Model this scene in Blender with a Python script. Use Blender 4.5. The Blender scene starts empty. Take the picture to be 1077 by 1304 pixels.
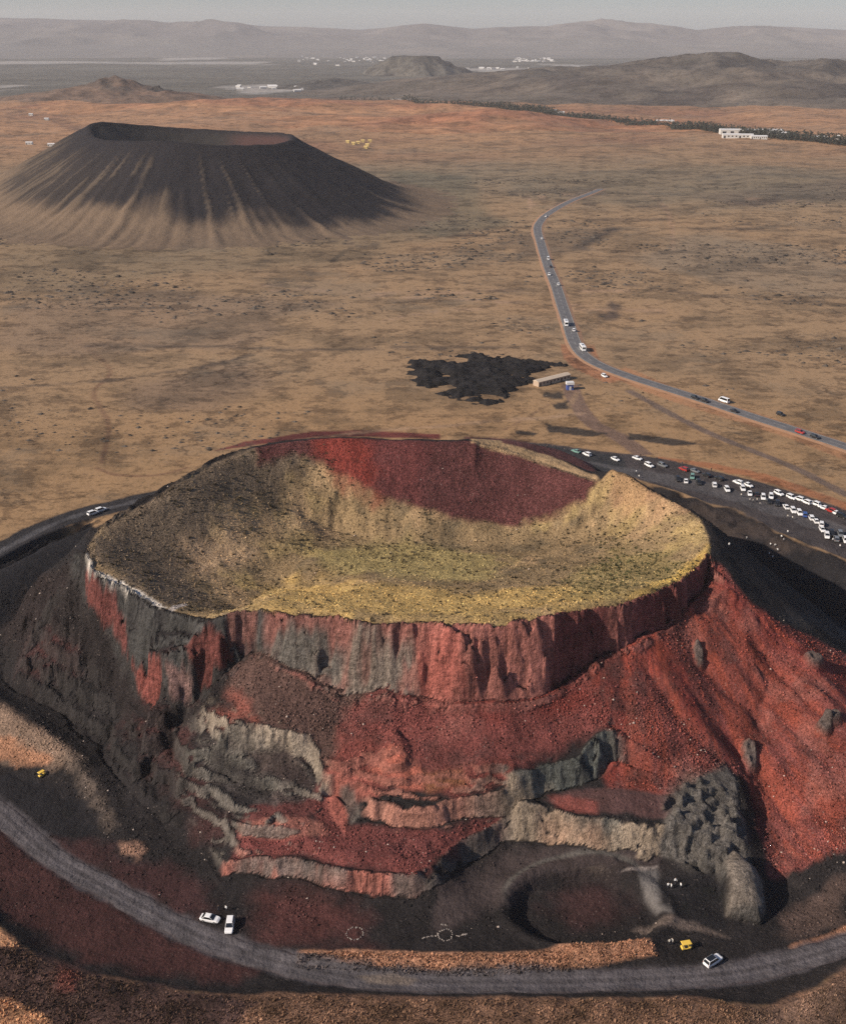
import bpy, bmesh, math, random
import numpy as np
from mathutils import Vector, Matrix
from mathutils.geometry import delaunay_2d_cdt

random.seed(7); RNG = np.random.default_rng(7)
scene = bpy.context.scene
COL = scene.collection

# ------------------------------------------------------------------ camera
F, CAMH, PITCH = 1400.0, 185.0, math.radians(23.4)      # focal length in photo pixels, metres above the quarry datum
PW, PH = 1077.0, 1304.0
cd = bpy.data.cameras.new('camera'); cam = bpy.data.objects.new('camera', cd); COL.objects.link(cam)
cam.location = (0, 0, CAMH); cam.rotation_euler = (math.pi / 2 - PITCH, 0, 0)
cd.sensor_fit = 'VERTICAL'; cd.sensor_height = 24.0; cd.lens = F / PH * 24.0
cd.clip_start = 1.0; cd.clip_end = 200000.0
scene.camera = cam

# ------------------------------------------------------------------ sky, sun, exposure
SUN_AZ, SUN_EL = math.radians(-113), math.radians(31)    # azimuth from +Y (view direction), clockwise
world = bpy.data.worlds.new('World'); scene.world = world; world.use_nodes = True
wn = world.node_tree.nodes; wl = world.node_tree.links
sky = wn.new('ShaderNodeTexSky'); sky.sky_type = 'NISHITA'; sky.sun_disc = False
sky.sun_elevation = SUN_EL; sky.sun_rotation = SUN_AZ
sky.altitude = 1400; sky.air_density = 1.0; sky.dust_density = 4.0; sky.ozone_density = 3.5
wl.new(sky.outputs[0], wn['Background'].inputs[0]); wn['Background'].inputs[1].default_value = 0.092
sd = bpy.data.lights.new('sun', 'SUN'); sun = bpy.data.objects.new('sun', sd); COL.objects.link(sun)
sd.energy = 5.0; sd.angle = math.radians(0.6); sd.color = (1.0, 0.86, 0.70)
sv = Vector((math.sin(SUN_AZ) * math.cos(SUN_EL), math.cos(SUN_AZ) * math.cos(SUN_EL), math.sin(SUN_EL)))
sun.rotation_euler = sv.to_track_quat('Z', 'Y').to_euler()
sun.location = (-300, -100, 600)
vs = scene.view_settings; vs.view_transform = 'Standard'; vs.look = 'None'; vs.gamma = 1.0; vs.exposure = 0.22
scene.render.engine = 'CYCLES'
scene.cycles.use_denoising = False
scene.cycles.max_bounces = 5; scene.cycles.diffuse_bounces = 2; scene.cycles.volume_bounces = 1
scene.cycles.volume_step_rate = 1.0

# ------------------------------------------------------------------ helpers
def tag(o, label=None, cat=None, group=None, kind=None):
    if label: o['label'] = label
    if cat: o['category'] = cat
    if group: o['group'] = group
    if kind: o['kind'] = kind
    return o

def ray(px, py):
    a = (px - PW / 2) / F; b = -(py - PH / 2) / F
    return np.array([a, math.cos(PITCH) + b * math.sin(PITCH), -math.sin(PITCH) + b * math.cos(PITCH)])

def P(px, py, z):
    r = ray(px, py); t = (z - CAMH) / r[2]
    return (r[0] * t, r[1] * t, z)

def tn(px, py):
    r = ray(px, py); return -r[2] / math.hypot(r[0], r[1])

def step(px0, py0, z0, px1, py1, ang):
    """height reached at pixel 1 when going from the point at pixel 0 along a slope of ang degrees"""
    r = (CAMH - z0) / tn(px0, py0); s = math.tan(math.radians(ang)); t = tn(px1, py1)
    r1 = (CAMH - z0 + s * r) / (s + t)
    return CAMH - r1 * t

def hash2(ix, iy, seed):
    h = (ix.astype(np.int64) * 374761393 + iy.astype(np.int64) * 668265263 + seed * 974634777) & 0x7fffffff
    h = ((h ^ (h >> 13)) * 1274126177) & 0x7fffffff
    h = (h ^ (h >> 16)) & 0xffff
    return h / 32767.5 - 1.0

def vnoise(x, y, seed=0):
    ix = np.floor(x); iy = np.floor(y); fx = x - ix; fy = y - iy
    u = fx * fx * fx * (fx * (fx * 6 - 15) + 10); v = fy * fy * fy * (fy * (fy * 6 - 15) + 10)
    a = hash2(ix, iy, seed); b = hash2(ix + 1, iy, seed); c = hash2(ix, iy + 1, seed); d = hash2(ix + 1, iy + 1, seed)
    return a + (b - a) * u + (c - a) * v + (a - b - c + d) * u * v

def fbm(x, y, scale, octv=4, seed=0, gain=0.5):
    x = np.asarray(x, float) / scale; y = np.asarray(y, float) / scale
    s = 0; amp = 1; tot = 0
    for k in range(octv):
        s = s + amp * vnoise(x, y, seed + k * 17); tot += amp; amp *= gain
        x, y = x * 1.9 * 0.8 - y * 1.9 * 0.6 + 13.7, x * 1.9 * 0.6 + y * 1.9 * 0.8 - 7.3
    return s / tot

def cell(x, y, scale, seed):
    """two random values per cell of a jittered lattice (angular rock blocks)"""
    x = x / scale; y = y / scale; ix = np.floor(x); iy = np.floor(y); best = np.full(x.shape, 9.0); r1 = np.zeros(x.shape); r2 = np.zeros(x.shape)
    for a in (-1, 0, 1):
        for b in (-1, 0, 1):
            cx, cy = ix + a, iy + b; d = (cx + .5 + .5 * hash2(cx, cy, seed) - x) ** 2 + (cy + .5 + .5 * hash2(cx, cy, seed + 1) - y) ** 2; m = d < best
            best = np.where(m, d, best); r1 = np.where(m, hash2(cx, cy, seed + 2), r1); r2 = np.where(m, hash2(cx, cy, seed + 3), r2)
    return r1, r2

def sstep(a, b, x):
    t = np.clip((x - a) / (b - a), 0, 1); return t * t * (3 - 2 * t)

def blur1(a, sig, axis):
    n = max(1, int(3 * sig)); k = np.exp(-0.5 * (np.arange(-n, n + 1) / sig) ** 2); k /= k.sum()
    pad = [(0, 0), (0, 0)]; pad[axis] = (n, n); b = np.pad(a, pad, mode='edge'); out = np.zeros_like(a)
    L = a.shape[axis]
    for i, w in enumerate(k):
        out += w * (b[i:i + L] if axis == 0 else b[:, i:i + L])
    return out
def blur(a, sig): return blur1(blur1(a, sig, 0), sig, 1)

# ------------------------------------------------------------------ the shape of the land
PZ = 15.0                                            # level of the plain
LINES = []                                           # break lines, world coordinates
def L(pts, closed=False):
    LINES.append(([P(*p) for p in pts], closed))
def LW(pts, closed=False): LINES.append((list(pts), closed))
def CL(pairs, ang):
    """a cliff: pairs of (top px, py, z, bottom px, py); returns the bottom line"""
    bot = [(q[3], q[4], step(q[0], q[1], q[2], q[3], q[4], ang if len(q) < 6 else q[5])) for q in pairs]
    L([q[:3] for q in pairs]); L(bot)
    return bot

# upper scarp under the front rim
B1T = [(250,783,46.3,250,888,74),(285,777,48.5,285,853,72),(315,773,49.5,312,838,74),(345,775,50,335,832),(372,778,50.5,365,846),
    (400,781,51,395,856),(430,784,51.5,418,875),(460,786,52,445,889),(490,787,52,475,881),(515,788,52,500,872),(540,789,52,535,888),
    (570,790,52,565,891),(600,790,52,600,890),(640,788,51.8,640,891),(680,782,51.5,680,886),(720,777,51,710,877),(745,773,50.5,735,862),
    (780,768,50,765,840),(810,759,50,800,820),(840,748,50,835,803),(870,733,50,868,785,74),(892,714,50,890,762,72),(905,700,50.5,905,738,70)]
B1 = CL(B1T, 77)
B1LT = [(112,706,48,104,748),(118,722,47.5,116,770),(140,735,46.5,143,790),(160,744,46,158,825),(182,756,45.5,166,860),(205,771,45,180,886),(225,776,45.2,205,893)]
B1L = CL(B1LT, 74)
LB = [(190,812,step(205,771,45,190,812,72)),(215,808,step(220,775,45.2,215,808,72)),(243,806,step(240,780,45.8,243,806,72))]
L(LB); L([(a[0]-2,b,step(a[0],a[1],a[2],a[0]-2,b,14)) for a, b in zip(LB, (828,830,822))])
# back and side rims
BACK = [(112,690,48.5),(125,668,49.5),(160,645,52),(200,625,54),(235,603,56),(270,582,57),(310,567,58),(350,560,58.3),(400,554,58.5),(450,553,58),(490,556,57),
        (530,556,57),(570,558,56),(610,562,54.5),(640,568,53),(680,580,51),(720,597,49),(757,610,48)]
L(BACK)
RIMR = [(768,606,50),(781,596,53),(795,598,52.2),(820,612,51.5),(850,628,51),(872,640,50.5),(893,655,50.5),(904,680,50.3)][::-1]
L(RIMR)
L([(600,556,56.5),(650,559,52),(700,568,48),(740,583,46),(757,598,46)])
# crater bowl
CX, CY = -6.0, 305.0
CLB = [(450,553,58,440,612),(490,556,57,490,634),(530,556,57,530,648),(570,558,56,570,657),(610,562,54.5,605,664),(640,568,53,640,668),
       (680,580,51,682,661),(720,597,49,715,650),(757,610,48,745,640)]
L([(q[3],q[4],step(*q,35)) for q in CLB])
def ring_pt(q, t, k): x, y, z = P(*q); return (CX + (x - CX) * t, CY + (y - CY) * t, 31 + (z - 31) * k)
LW([ring_pt(q, .68, .32) for q in [(205,771,45),(160,744,46)] + BACK[1:8]]); LW([ring_pt(q, .45, .06) for q in [(160,744,46)] + BACK[1:7]])
L([(350,748,44),(450,757,45.2),(540,762,46),(620,762,46),(720,750,45)]); L([(400,715,35.4),(460,722,35.8),(560,725,36.2),(660,722,36.3),(760,712,37.2)])
L([(420,680,31.6),(470,690,31.2),(560,695,31),(650,695,31.2),(730,685,33)])
L([(852,738,46.5),(838,705,41),(812,676,39),(768,655,39.5)])
# left tuff bench
T2 = CL([(264,907,26,266,918),(300,916,28.5,288,941),(335,923,28,325,951),(370,928,27.5,362,951),(397,938,26,388,963),(411,958,23.5,404,985),(414,975,21.5,406,1000)], 74)
CL([(246,955,20,247,968),(268,946,21.5,266,975),(300,957,20.5,290,985),(330,975,18.8,318,995),(348,998,17,338,1018)], 68)
CL([(266,992,15,268,1004),(298,1008,14.8,292,1026),(330,1022,14.2,322,1038),(350,1035,13.4,345,1046)], 65)
# toe of the upper talus and the middle cliffs
L([(414,962,22.8),(440,968,22.5),(480,956,24.4),(502,946,25.4),(520,957,24.4),(538,982,21.5),(560,975,22.3),(600,970,23),(640,968,22.8),(680,963,22.4),(720,946,23.4),(745,932,24.8),(771,918,26.4)])
L([(420,972,20.8),(450,982,20.2),(485,995,19.2),(515,1006,18.5),(540,1010,18.2),(572,1011,18.1),(602,1003,18.5),(640,992,19)])
CL([(640,993,19,655,1030),(680,978,20.8,690,1022),(705,973,21.2,718,1012),(735,963,22,742,1003),(758,937,24.8,764,990),(772,919,26.3,777,968)], 70)
CL([(480,1020,17.8,472,1050),(505,1021,17.8,500,1052),(535,1020,17.8,530,1053),(562,1018,17.9,565,1049),(600,1010,18.2,600,1044),(632,1004,18.4,630,1042)], 75)
L([(414,985,20),(438,984,20.2),(462,995,19.4),(476,1009,18.3)]); L([(432,1012,14),(446,1030,12.8),(455,1048,12.2)]); L([(408,1004,17),(420,1032,13.2),(438,1056,11.8)])
L([(308,1050,13.2),(335,1047,13.8),(380,1052,13.2),(412,1056,12.6)]); L([(303,1066,10.2),(350,1067,10.6),(400,1069,11)])
CL([(660,1010,17.4,664,1072),(700,1022,14.8,702,1076),(740,1034,14.2,745,1077),(780,1040,14.2,787,1081),(830,1044,14,826,1079),(872,1046,13.4,862,1066)], 63)
CL([(298,1098,8,296,1118),(330,1091,9.5,335,1120),(375,1090,10.2,385,1118),(420,1100,10.5,420,1131),(460,1108,10.6,460,1144),(500,1111,10.5,500,1146),(525,1111,10.5,532,1145),
    (542,1102,10.7,562,1127),(565,1085,10.9,582,1116),(600,1063,11.2,604,1102),(632,1049,11.6,642,1079)], 72)
# quarry floor, pits, road level
L([(300,1150,3.4),(380,1160,3.8),(450,1170,4),(600,1165,4),(690,1105,4.6),(800,1105,5),(840,1100,5.2)])
L([(340,1195,3.2),(480,1200,3.4),(640,1200,3.5),(850,1180,3)])
L([(378,1215,5.5),(450,1213,5.5),(560,1217,5.5),(640,1218,5.6),(700,1212,5.7),(760,1203,5.8),(828,1200,5.5)])
L([(366,1216,3),(378,1229,3),(450,1232,3),(560,1238,3),(640,1240,3),(700,1237,3),(760,1229,3),(834,1222,3),(842,1208,3)])
L([(380,1208,3.4),(560,1209,3.4),(640,1209,3.5),(700,1203,3.5),(760,1195,3.5),(830,1193,3.3)])
ROADPX = [(-60,985,4.4),(0,1034,3.8),(60,1086,3.3),(120,1122,3.1),(180,1154,3),(250,1190,3),(330,1218,3),(420,1240,3),(520,1250,3),(650,1252,3),(800,1248,3),(900,1242,3),(980,1230,3),(1077,1206,3.4),(1160,1176,4)]
L(ROADPX)
L([(-40,1060,4),(20,1120,3.6),(100,1185,3.2),(200,1232,3),(300,1255,3)])
BANK = [(-80,1120,8),(-20,1165,7.5),(18,1198,6.8),(60,1222,6),(110,1238,6),(180,1251,6),(250,1263,6),(300,1269,6),(370,1263,6),(450,1266,6),(560,1270,6),(660,1269,6),(780,1269,6),(870,1267,5.8),
        (910,1272,5.2),(960,1283,5),(1000,1279,6),(1040,1256,7),(1077,1236,8),(1150,1200,9.5)]
L(BANK)
LW([(p[0], p[1] + (3.6 + (0 if 60 < q[0] < 1000 else 3)), 3.0 if -10 < q[0] < 1050 else 3.6) for p, q in ((P(*b), b) for b in BANK)])
LW([(-120, 128, 9), (-60, 148, 7), (0, 150, 7), (60, 148, 7), (110, 140, 9)])
# left ridge, moat, black cinder hump
L([(-70,850,14),(0,893,13.2),(50,922,12),(82,946,10.8),(106,968,9.6),(130,1008,7),(150,1048,5.2),(176,1078,4.6),(198,1090,3.4)])
L([(-80,930,6),(0,972,4.6),(45,988,4.4),(92,1004,4.2),(122,1042,3.8),(150,1086,3.5),(186,1104,3.3)])
L([(-80,825,9),(0,866,8.5),(60,908,7.8),(120,953,6.6),(165,1008,5),(212,1055,4),(262,1095,3.2),(290,1126,3.2)])
L([(104,712,45.5),(62,732,37.5),(33,748,31),(0,806,13.5),(-50,850,5)])
LEFT_EDGE = [(-90,775,PZ),(-40,742,PZ),(0,720,PZ),(60,688,PZ),(126,662,PZ)]
L(LEFT_EDGE); L([(-90,805,4),(-40,775,4),(0,752,4.5),(60,716,5.5),(104,697,6)])
LW([(-112, 330, 8), (-96, 348, 12)])
# right flank, spur and pits
L([(907,702,50.3),(930,744,45.5),(960,773,40),(1000,799,34),(1040,817,28.5),(1077,834,23.5),(1150,872,14),(1230,920,6)])
L([(775,1005,16.7),(800,1010,16.2),(850,1010,15.6),(890,1000,15.6),(925,978,16.6)])
L([(925,978,16.6),(936,986,15.5),(944,1030,11),(950,1085,7)]); L([(955,985,12.5),(966,1040,6),(985,1090,2.6),(1000,1128,1.6)])
L([(872,1050,12.4),(900,1066,10.5),(928,1078,9)]); L([(835,1086,6.6),(870,1096,6),(900,1110,5.4),(925,1102,6)])
L([(925,1168,2.5),(972,1180,1.8),(1000,1172,1.2),(1030,1152,1.6),(1060,1132,3),(1100,1115,5)]); L([(985,1118,3.2),(1020,1100,6.5),(1077,1072,10.5),(1150,1030,14)])
L([(860,1160,3.2),(900,1185,2.8),(960,1203,2.7),(1020,1190,3.4),(1077,1178,4.4),(1150,1150,6)])
RIGHT_EDGE = [(830,618,PZ),(862,627,PZ),(900,642,PZ),(935,648,PZ),(960,660,PZ),(985,677,PZ),(1020,692,PZ),(1077,714,PZ),(1160,748,PZ)]
L(RIGHT_EDGE); L([(905,700,8),(930,730,5),(970,752,4),(1020,777,3),(1077,800,2.5),(1160,835,2.5)])
# hidden back slope of the cone: toe on the plain
CX, CY = -6.0, 305.0
toe = []
for q in BACK[2:13] + [(650,559,52),(700,568,48),(740,583,46)]:
    x, y, z = P(*q); r = math.hypot(x - CX, y - CY); k = (r + (z - PZ) / math.tan(math.radians(33))) / r
    toe.append((CX + (x - CX) * k, CY + (y - CY) * k, PZ))
LW(toe)
X0, X1, Y0, Y1 = -215.0, 215.0, 110.0, 475.0
box = [(X0 + (X1 - X0) * i / 14, Y1, PZ) for i in range(15)] + [(X1, Y1 + (Y0 - Y1) * i / 12, PZ) for i in range(1, 13)] + \
      [(X1 + (X0 - X1) * i / 14, Y0, PZ) for i in range(1, 15)] + [(X0, Y0 + (Y1 - Y0) * i / 12, PZ) for i in range(1, 12)]
LW(box, True)
LW([(x, 460, PZ) for x in range(-200, 201, 40)])
LW([(-200, y, PZ) for y in range(160, 420, 40)]); LW([(200, y, PZ) for y in range(160, 420, 40)])

def build_dem(res):
    vsx, edges = [], []
    for pts, closed in LINES:
        # densify
        out = []
        n = len(pts)
        for i in range(n - (0 if closed else 1)):
            a = np.array(pts[i]); b = np.array(pts[(i + 1) % n]); m = max(1, int(np.hypot(*(b - a)[:2]) / 12))
            for k in range(m): out.append(a + (b - a) * k / m)
        if not closed: out.append(np.array(pts[-1]))
        s = len(vsx); vsx += out
        edges += [(s + i, s + i + 1) for i in range(len(out) - 1)]
        if closed: edges.append((s + len(out) - 1, s))
    v2 = [Vector((float(v[0]), float(v[1]))) for v in vsx]
    ov, oe, of, origv, orige, origf = delaunay_2d_cdt(v2, edges, [], 0, 1e-4)
    zs = np.zeros(len(ov)); 
    for i, src in enumerate(origv):
        if src: zs[i] = np.mean([vsx[s][2] for s in src])
        else:
            zs[i] = np.nan
    xy = np.array([(v.x, v.y) for v in ov])
    bad = np.where(np.isnan(zs))[0]; good = np.where(~np.isnan(zs))[0]
    for i in bad:
        d = np.hypot(*(xy[good] - xy[i]).T) + 1e-6; k = np.argsort(d)[:3]
        zs[i] = np.sum(zs[good[k]] / d[k]) / np.sum(1 / d[k])
    nx = int((X1 - X0) / res) + 1; ny = int((Y1 - Y0) / res) + 1
    dem = np.full((ny, nx), PZ)
    for f in of:
        a, b, c = f[0], f[1], f[2]
        (xa, ya), (xb, yb), (xc, yc) = xy[a], xy[b], xy[c]
        i0 = max(0, int((min(xa, xb, xc) - X0) / res)); i1 = min(nx - 1, int((max(xa, xb, xc) - X0) / res) + 1)
        j0 = max(0, int((min(ya, yb, yc) - Y0) / res)); j1 = min(ny - 1, int((max(ya, yb, yc) - Y0) / res) + 1)
        den = (yb - yc) * (xa - xc) + (xc - xb) * (ya - yc)
        if abs(den) < 1e-9 or i1 < i0 or j1 < j0: continue
        X = X0 + np.arange(i0, i1 + 1) * res; Y = (Y0 + np.arange(j0, j1 + 1) * res)[:, None]
        w0 = ((yb - yc) * (X - xc) + (xc - xb) * (Y - yc)) / den; w1 = ((yc - ya) * (X - xc) + (xa - xc) * (Y - yc)) / den
        w2 = 1 - w0 - w1; m = (w0 >= -1e-6) & (w1 >= -1e-6) & (w2 >= -1e-6)
        sub = dem[j0:j1 + 1, i0:i1 + 1]; sub[m] = (w0 * zs[a] + w1 * zs[b] + w2 * zs[c])[m]
    return dem

RES = 0.33
dem = build_dem(RES)
NYD, NXD = dem.shape
gx = X0 + np.arange(NXD) * RES; gy = Y0 + np.arange(NYD) * RES
def slope_of(d, res):
    a, b = np.gradient(d, res); return np.degrees(np.arctan(np.hypot(a, b)))
steep = blur(sstep(40, 58, slope_of(blur(dem, 1.0), RES)), 2.0)
steep = np.clip(steep * 2.2, 0, 1)
dem = steep * blur(dem, 1.2) + (1 - steep) * blur(dem, 7.0)
GX, GY = np.meshgrid(gx, gy)
def bil(a, x, y):
    u = np.clip((np.asarray(x) - X0) / RES, 0, NXD - 1.001); v = np.clip((np.asarray(y) - Y0) / RES, 0, NYD - 1.001)
    i = u.astype(int); j = v.astype(int); fu = u - i; fv = v - j
    return (a[j, i] * (1 - fu) + a[j, i + 1] * fu) * (1 - fv) + (a[j + 1, i] * (1 - fu) + a[j + 1, i + 1] * fu) * fv
# cliffs get flutes and bays: look-ups wander sideways near the steep faces
sw = np.clip(blur(steep, 5.0) * 1.6, 0, 1)
wx = (fbm(GX, GY, 11.0, 4, 11) * 2.6 + fbm(GX, GY, 2.6, 2, 31) * 0.35) * sw
wy = (fbm(GX, GY, 11.0, 4, 51) * 2.6 + fbm(GX, GY, 2.6, 2, 71) * 0.35) * sw
jr = slice(int((185 - Y0) / RES), int((300 - Y0) / RES))
for sc_, am_, sd0 in ((5.5, .8, 601), (1.8, .4, 641)):
    c1, c2 = cell(GX[jr] + fbm(GX[jr], GY[jr], 3, 2, sd0 + 9), GY[jr] + fbm(GX[jr], GY[jr], 3, 2, sd0 + 19), sc_, sd0)
    kq = .3 + .7 * sstep(222, 236, GY[jr]); wx[jr] += c1 * am_ * sw[jr] * kq; wy[jr] += c2 * am_ * sw[jr] * kq
dem = bil(dem, GX + wx, GY + wy)
steep = bil(steep, GX + wx, GY + wy)
del wx, wy

def near_line(pts):
    """distance to, and progress along, a polyline on the whole grid (cropped)"""
    p = np.array([q[:2] for q in pts]); x0, y0 = p.min(0) - 14; x1, y1 = p.max(0) + 14
    i0, i1 = max(0, int((x0 - X0) / RES)), min(NXD, int((x1 - X0) / RES) + 1); j0, j1 = max(0, int((y0 - Y0) / RES)), min(NYD, int((y1 - Y0) / RES) + 1)
    X = GX[j0:j1, i0:i1]; Y = GY[j0:j1, i0:i1]; best = np.full(X.shape, 1e9); side = np.zeros(X.shape); prog = np.zeros(X.shape)
    seg = np.hypot(*np.diff(p, axis=0).T); cum = np.concatenate([[0], np.cumsum(seg)])
    for k in range(len(p) - 1):
        ax, ay = p[k]; dx, dy = p[k + 1] - p[k]; t = np.clip(((X - ax) * dx + (Y - ay) * dy) / (dx * dx + dy * dy), 0, 1)
        ex = X - ax - t * dx; ey = Y - ay - t * dy; d = np.hypot(ex, ey); m = d < best
        best[m] = d[m]; side[m] = (np.sign(dx * ey - dy * ex))[m]; prog[m] = ((cum[k] + t * seg[k]) / cum[-1])[m]
    return (slice(j0, j1), slice(i0, i1)), best, side, prog

def hit_dem(px, py):
    r = ray(px, py); t0, t1 = 150.0, 900.0
    ts = np.linspace(t0, t1, 3000); h = CAMH + r[2] * ts - bil(dem, r[0] * ts, r[1] * ts)
    k = np.argmax(h < 0)
    if h[k] >= 0: return P(px, py, PZ)
    a, b = ts[max(k - 1, 0)], ts[k]; ha, hb = h[max(k - 1, 0)], h[k]; t = a + (b - a) * ha / (ha - hb + 1e-9)
    return (r[0] * t, r[1] * t, CAMH + r[2] * t)

# gullies on the red flank
GULLIES = [([(812,830),(835,865),(865,915),(900,950),(926,976)], 1.5, 1.7), ([(880,806),(897,850),(925,876),(960,906),(992,948),(1030,988)], 2.0, 1.9),
           ([(945,795),(975,835),(1010,870),(1040,900),(1056,916)], 2.0, 1.7), ([(920,932),(950,966),(972,994),(1005,1040),(1030,1076)], 1.8, 1.7),
           ([(1008,845),(1035,866),(1066,890)], 1.4, 1.5), ([(860,850),(900,905),(935,945)], 0.8, 1.3), ([(940,850),(985,900),(1030,950),(1077,1000)], 0.9, 1.6),
           ([(990,965),(1030,1010),(1077,1060)], 0.9, 1.6), ([(905,775),(950,800),(1000,840)], 0.7, 1.5), ([(790,860),(800,920),(810,980)], 0.5, 1.4)]
gully_mask = np.zeros_like(dem)
for pts, dep, wid in GULLIES:
    w = [hit_dem(*p) for p in pts]; sl, d, side, pr = near_line(w)
    d = d + 0.6 * fbm(GX[sl], GY[sl], 4, 3, 5)
    prof = np.exp(-(np.maximum(d, 0) / wid) ** 2) * sstep(0, 0.15, pr) * (1 - sstep(0.85, 1, pr) * 0.6)
    dem[sl] -= .6 * dep * prof; gully_mask[sl] = np.maximum(gully_mask[sl], prof)
    dem[sl] += 0.2 * dep * np.exp(-((d - wid * 2) / wid) ** 2) * (side > 0)
# rock outcrops standing out of the cinder
OUTCROPS = [(889,838,1.6,3.2,2.2),(955,970,2.2,4.4,2.6),(1036,846,3.0,2.4,2.8),(1060,920,2.6,2.4,2.6),(1048,928,2.2,2,2)]
rock_mask = np.zeros_like(dem)
for px, py, rx, ry, h in OUTCROPS:
    x, y, z = hit_dem(px, py); q = np.hypot((GX - x) / rx, (GY - y) / ry) + 0.3 * fbm(GX, GY, 2.0, 3, 9)
    b = 1 - sstep(0.6, 1.15, q); dem += h * b * (1 + 0.5 * fbm(GX, GY, 1.5, 2, 19)); rock_mask = np.maximum(rock_mask, b)
# rounded rock lobe at the foot of the spur, boulder-like ledges on the spur
for px, py, rx, ry, h in [(944,1140,5.0,8.0,6.0),(912,1066,4,3,1.6),(930,1040,3,4,1.2)]:
    x, y, z = hit_dem(px, py); q = np.hypot((GX - x) / rx, (GY - y) / ry) + 0.18 * fbm(GX, GY, 4.0, 3, 29)
    b = np.sqrt(np.clip(1 - q * q, 0, 1)); dem += h * b; rock_mask = np.maximum(rock_mask, sstep(0, 0.3, b))
x, y, z = hit_dem(900, 1045); q = np.hypot((GX - x) / 11, (GY - y) / 13); b = 1 - sstep(.6, 1.1, q)
c1, c2 = cell(GX[jr] + 1.2 * fbm(GX[jr], GY[jr], 4, 3, 877), GY[jr] + 1.2 * fbm(GX[jr], GY[jr], 4, 3, 878), 3.6, 871); c3, c4 = cell(GX[jr], GY[jr], 1.5, 891)
rock = (c1 * 1.5 + c3 * .45 + c2 * .1 * (GX[jr] - x) + c4 * .08 * (GY[jr] - y)) ; dem[jr] += b[jr] * rock
q3 = blur(dem[jr], 1.0); dem[jr] += b[jr] * .6 * (np.round(q3 / 2.2 + .4 * fbm(GX[jr], GY[jr], 9, 2, 895)) * 2.2 - q3)
rock_mask = np.maximum(rock_mask, b)
x, y, z = hit_dem(505, 968); q = np.hypot((GX - x) / 4.5, (GY - y) / 6) + .3 * fbm(GX, GY, 4, 3, 885); dem += 2.2 * (1 - sstep(.3, 1.05, q))
# round sunken ring on the quarry floor
x, y, z = hit_dem(745, 1157); q = np.hypot((GX - x) / 17.5, (GY - y) / 12.0) + 0.05 * fbm(GX, GY, 5, 3, 77)
dem += -2.4 * (1 - sstep(0.84, 0.98, q)) + 0.9 * np.exp(-((q - 1.08) / 0.1) ** 2)
ring_q = q
def poly_sd(pts, X, Y):
    p = np.array([q[:2] for q in pts]); n = len(p); best = np.full(X.shape, 1e9); ins = np.zeros(X.shape, bool)
    for k in range(n):
        ax, ay = p[k]; bx, by = p[(k + 1) % n]; dx, dy = bx - ax, by - ay
        t = np.clip(((X - ax) * dx + (Y - ay) * dy) / (dx * dx + dy * dy + 1e-9), 0, 1)
        best = np.minimum(best, np.hypot(X - ax - t * dx, Y - ay - t * dy))
        ins ^= ((ay > Y) != (by > Y)) & (X < dx * (Y - ay) / (dy if dy else 1e-9) + ax)
    return np.where(ins, best, -best)
# old winding digging steps on the left flank and between the main benches
jt = slice(int((190 - Y0) / RES), int((300 - Y0) / RES))
for pxs, stp, wt, sd0 in (([(255,905),(300,945),(395,985),(412,1050),(330,1085),(290,1090),(240,1010),(235,940)], 3.4, .8, 951), ([(420,965),(500,950),(545,985),(640,975),(640,1000),(560,1015),(480,1015),(425,985)], 2.6, .75, 961),
                          ([(60,775),(104,760),(150,830),(190,900),(250,905),(235,1000),(230,1050),(170,990),(100,920),(30,850)], 6.0, .7, 971), ([(430,1055),(570,1052),(600,1066),(530,1105),(400,1095),(320,1085),(330,1070)], 2.2, .5, 981)):
    pw = [hit_dem(*q) for q in pxs]; w_ = sstep(-3, 3, poly_sd(pw, GX[jt], GY[jt]) + 2.5 * fbm(GX[jt], GY[jt], 8, 3, sd0)) * wt
    nz = 1.6 * fbm(GX[jt], GY[jt], 16, 4, sd0 + 1) + .7 * cell(GX[jt], GY[jt], 4.0, sd0 + 2)[0]; k_ = (dem[jt] + nz) / stp; fr = k_ - np.floor(k_)
    dem[jt] = dem[jt] * (1 - w_) + (stp * (np.floor(k_) + .25 * fr + .75 * sstep(.62, .95, fr)) - nz * .9) * w_
# relief of loose ground
inq = np.zeros_like(dem)
ero = fbm(GX, GY, 9, 4, 201) * 0.5 + fbm(GX, GY, 2.4, 3, 211) * 0.16
flat = 1 - sstep(3, 12, slope_of(blur(dem, 4), RES))
_fl = sstep(-4, 4, poly_sd([hit_dem(*q) for q in [(770,850),(835,810),(905,745),(1000,802),(1077,838),(1200,900),(1200,1030),(1020,1098),(960,1000),(850,1005),(780,1000)]], GX, GY))
dem += ero * (1 - .6 * _fl) * (0.25 + 0.75 * (1 - flat)) * sstep(100, 145, GY) * (1 - sstep(395, 430, GY)) * (1 - sstep(170, 230, np.abs(GX)))
# rock faces: small ledges
led = fbm(GX * 1.0, GY * 1.0, 1.6, 3, 301)
dem += led * 0.55 * steep * (GY > 150)
# outside the diggings the plain is level
QF = [P(*p) for p in LEFT_EDGE] + toe + [P(*p) for p in RIGHT_EDGE] + [(X1 + 5, 300), (X1 + 5, 100), (X0 - 5, 100), (X0 - 5, 300)]
jq = slice(int((290 - Y0) / RES), NYD); k_ = 1 - sstep(-5, -1, poly_sd(QF, GX[jq], GY[jq])); dem[jq] = dem[jq] * (1 - k_) + (PZ + .25 * fbm(GX[jq], GY[jq], 20, 4, 223)) * k_
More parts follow.
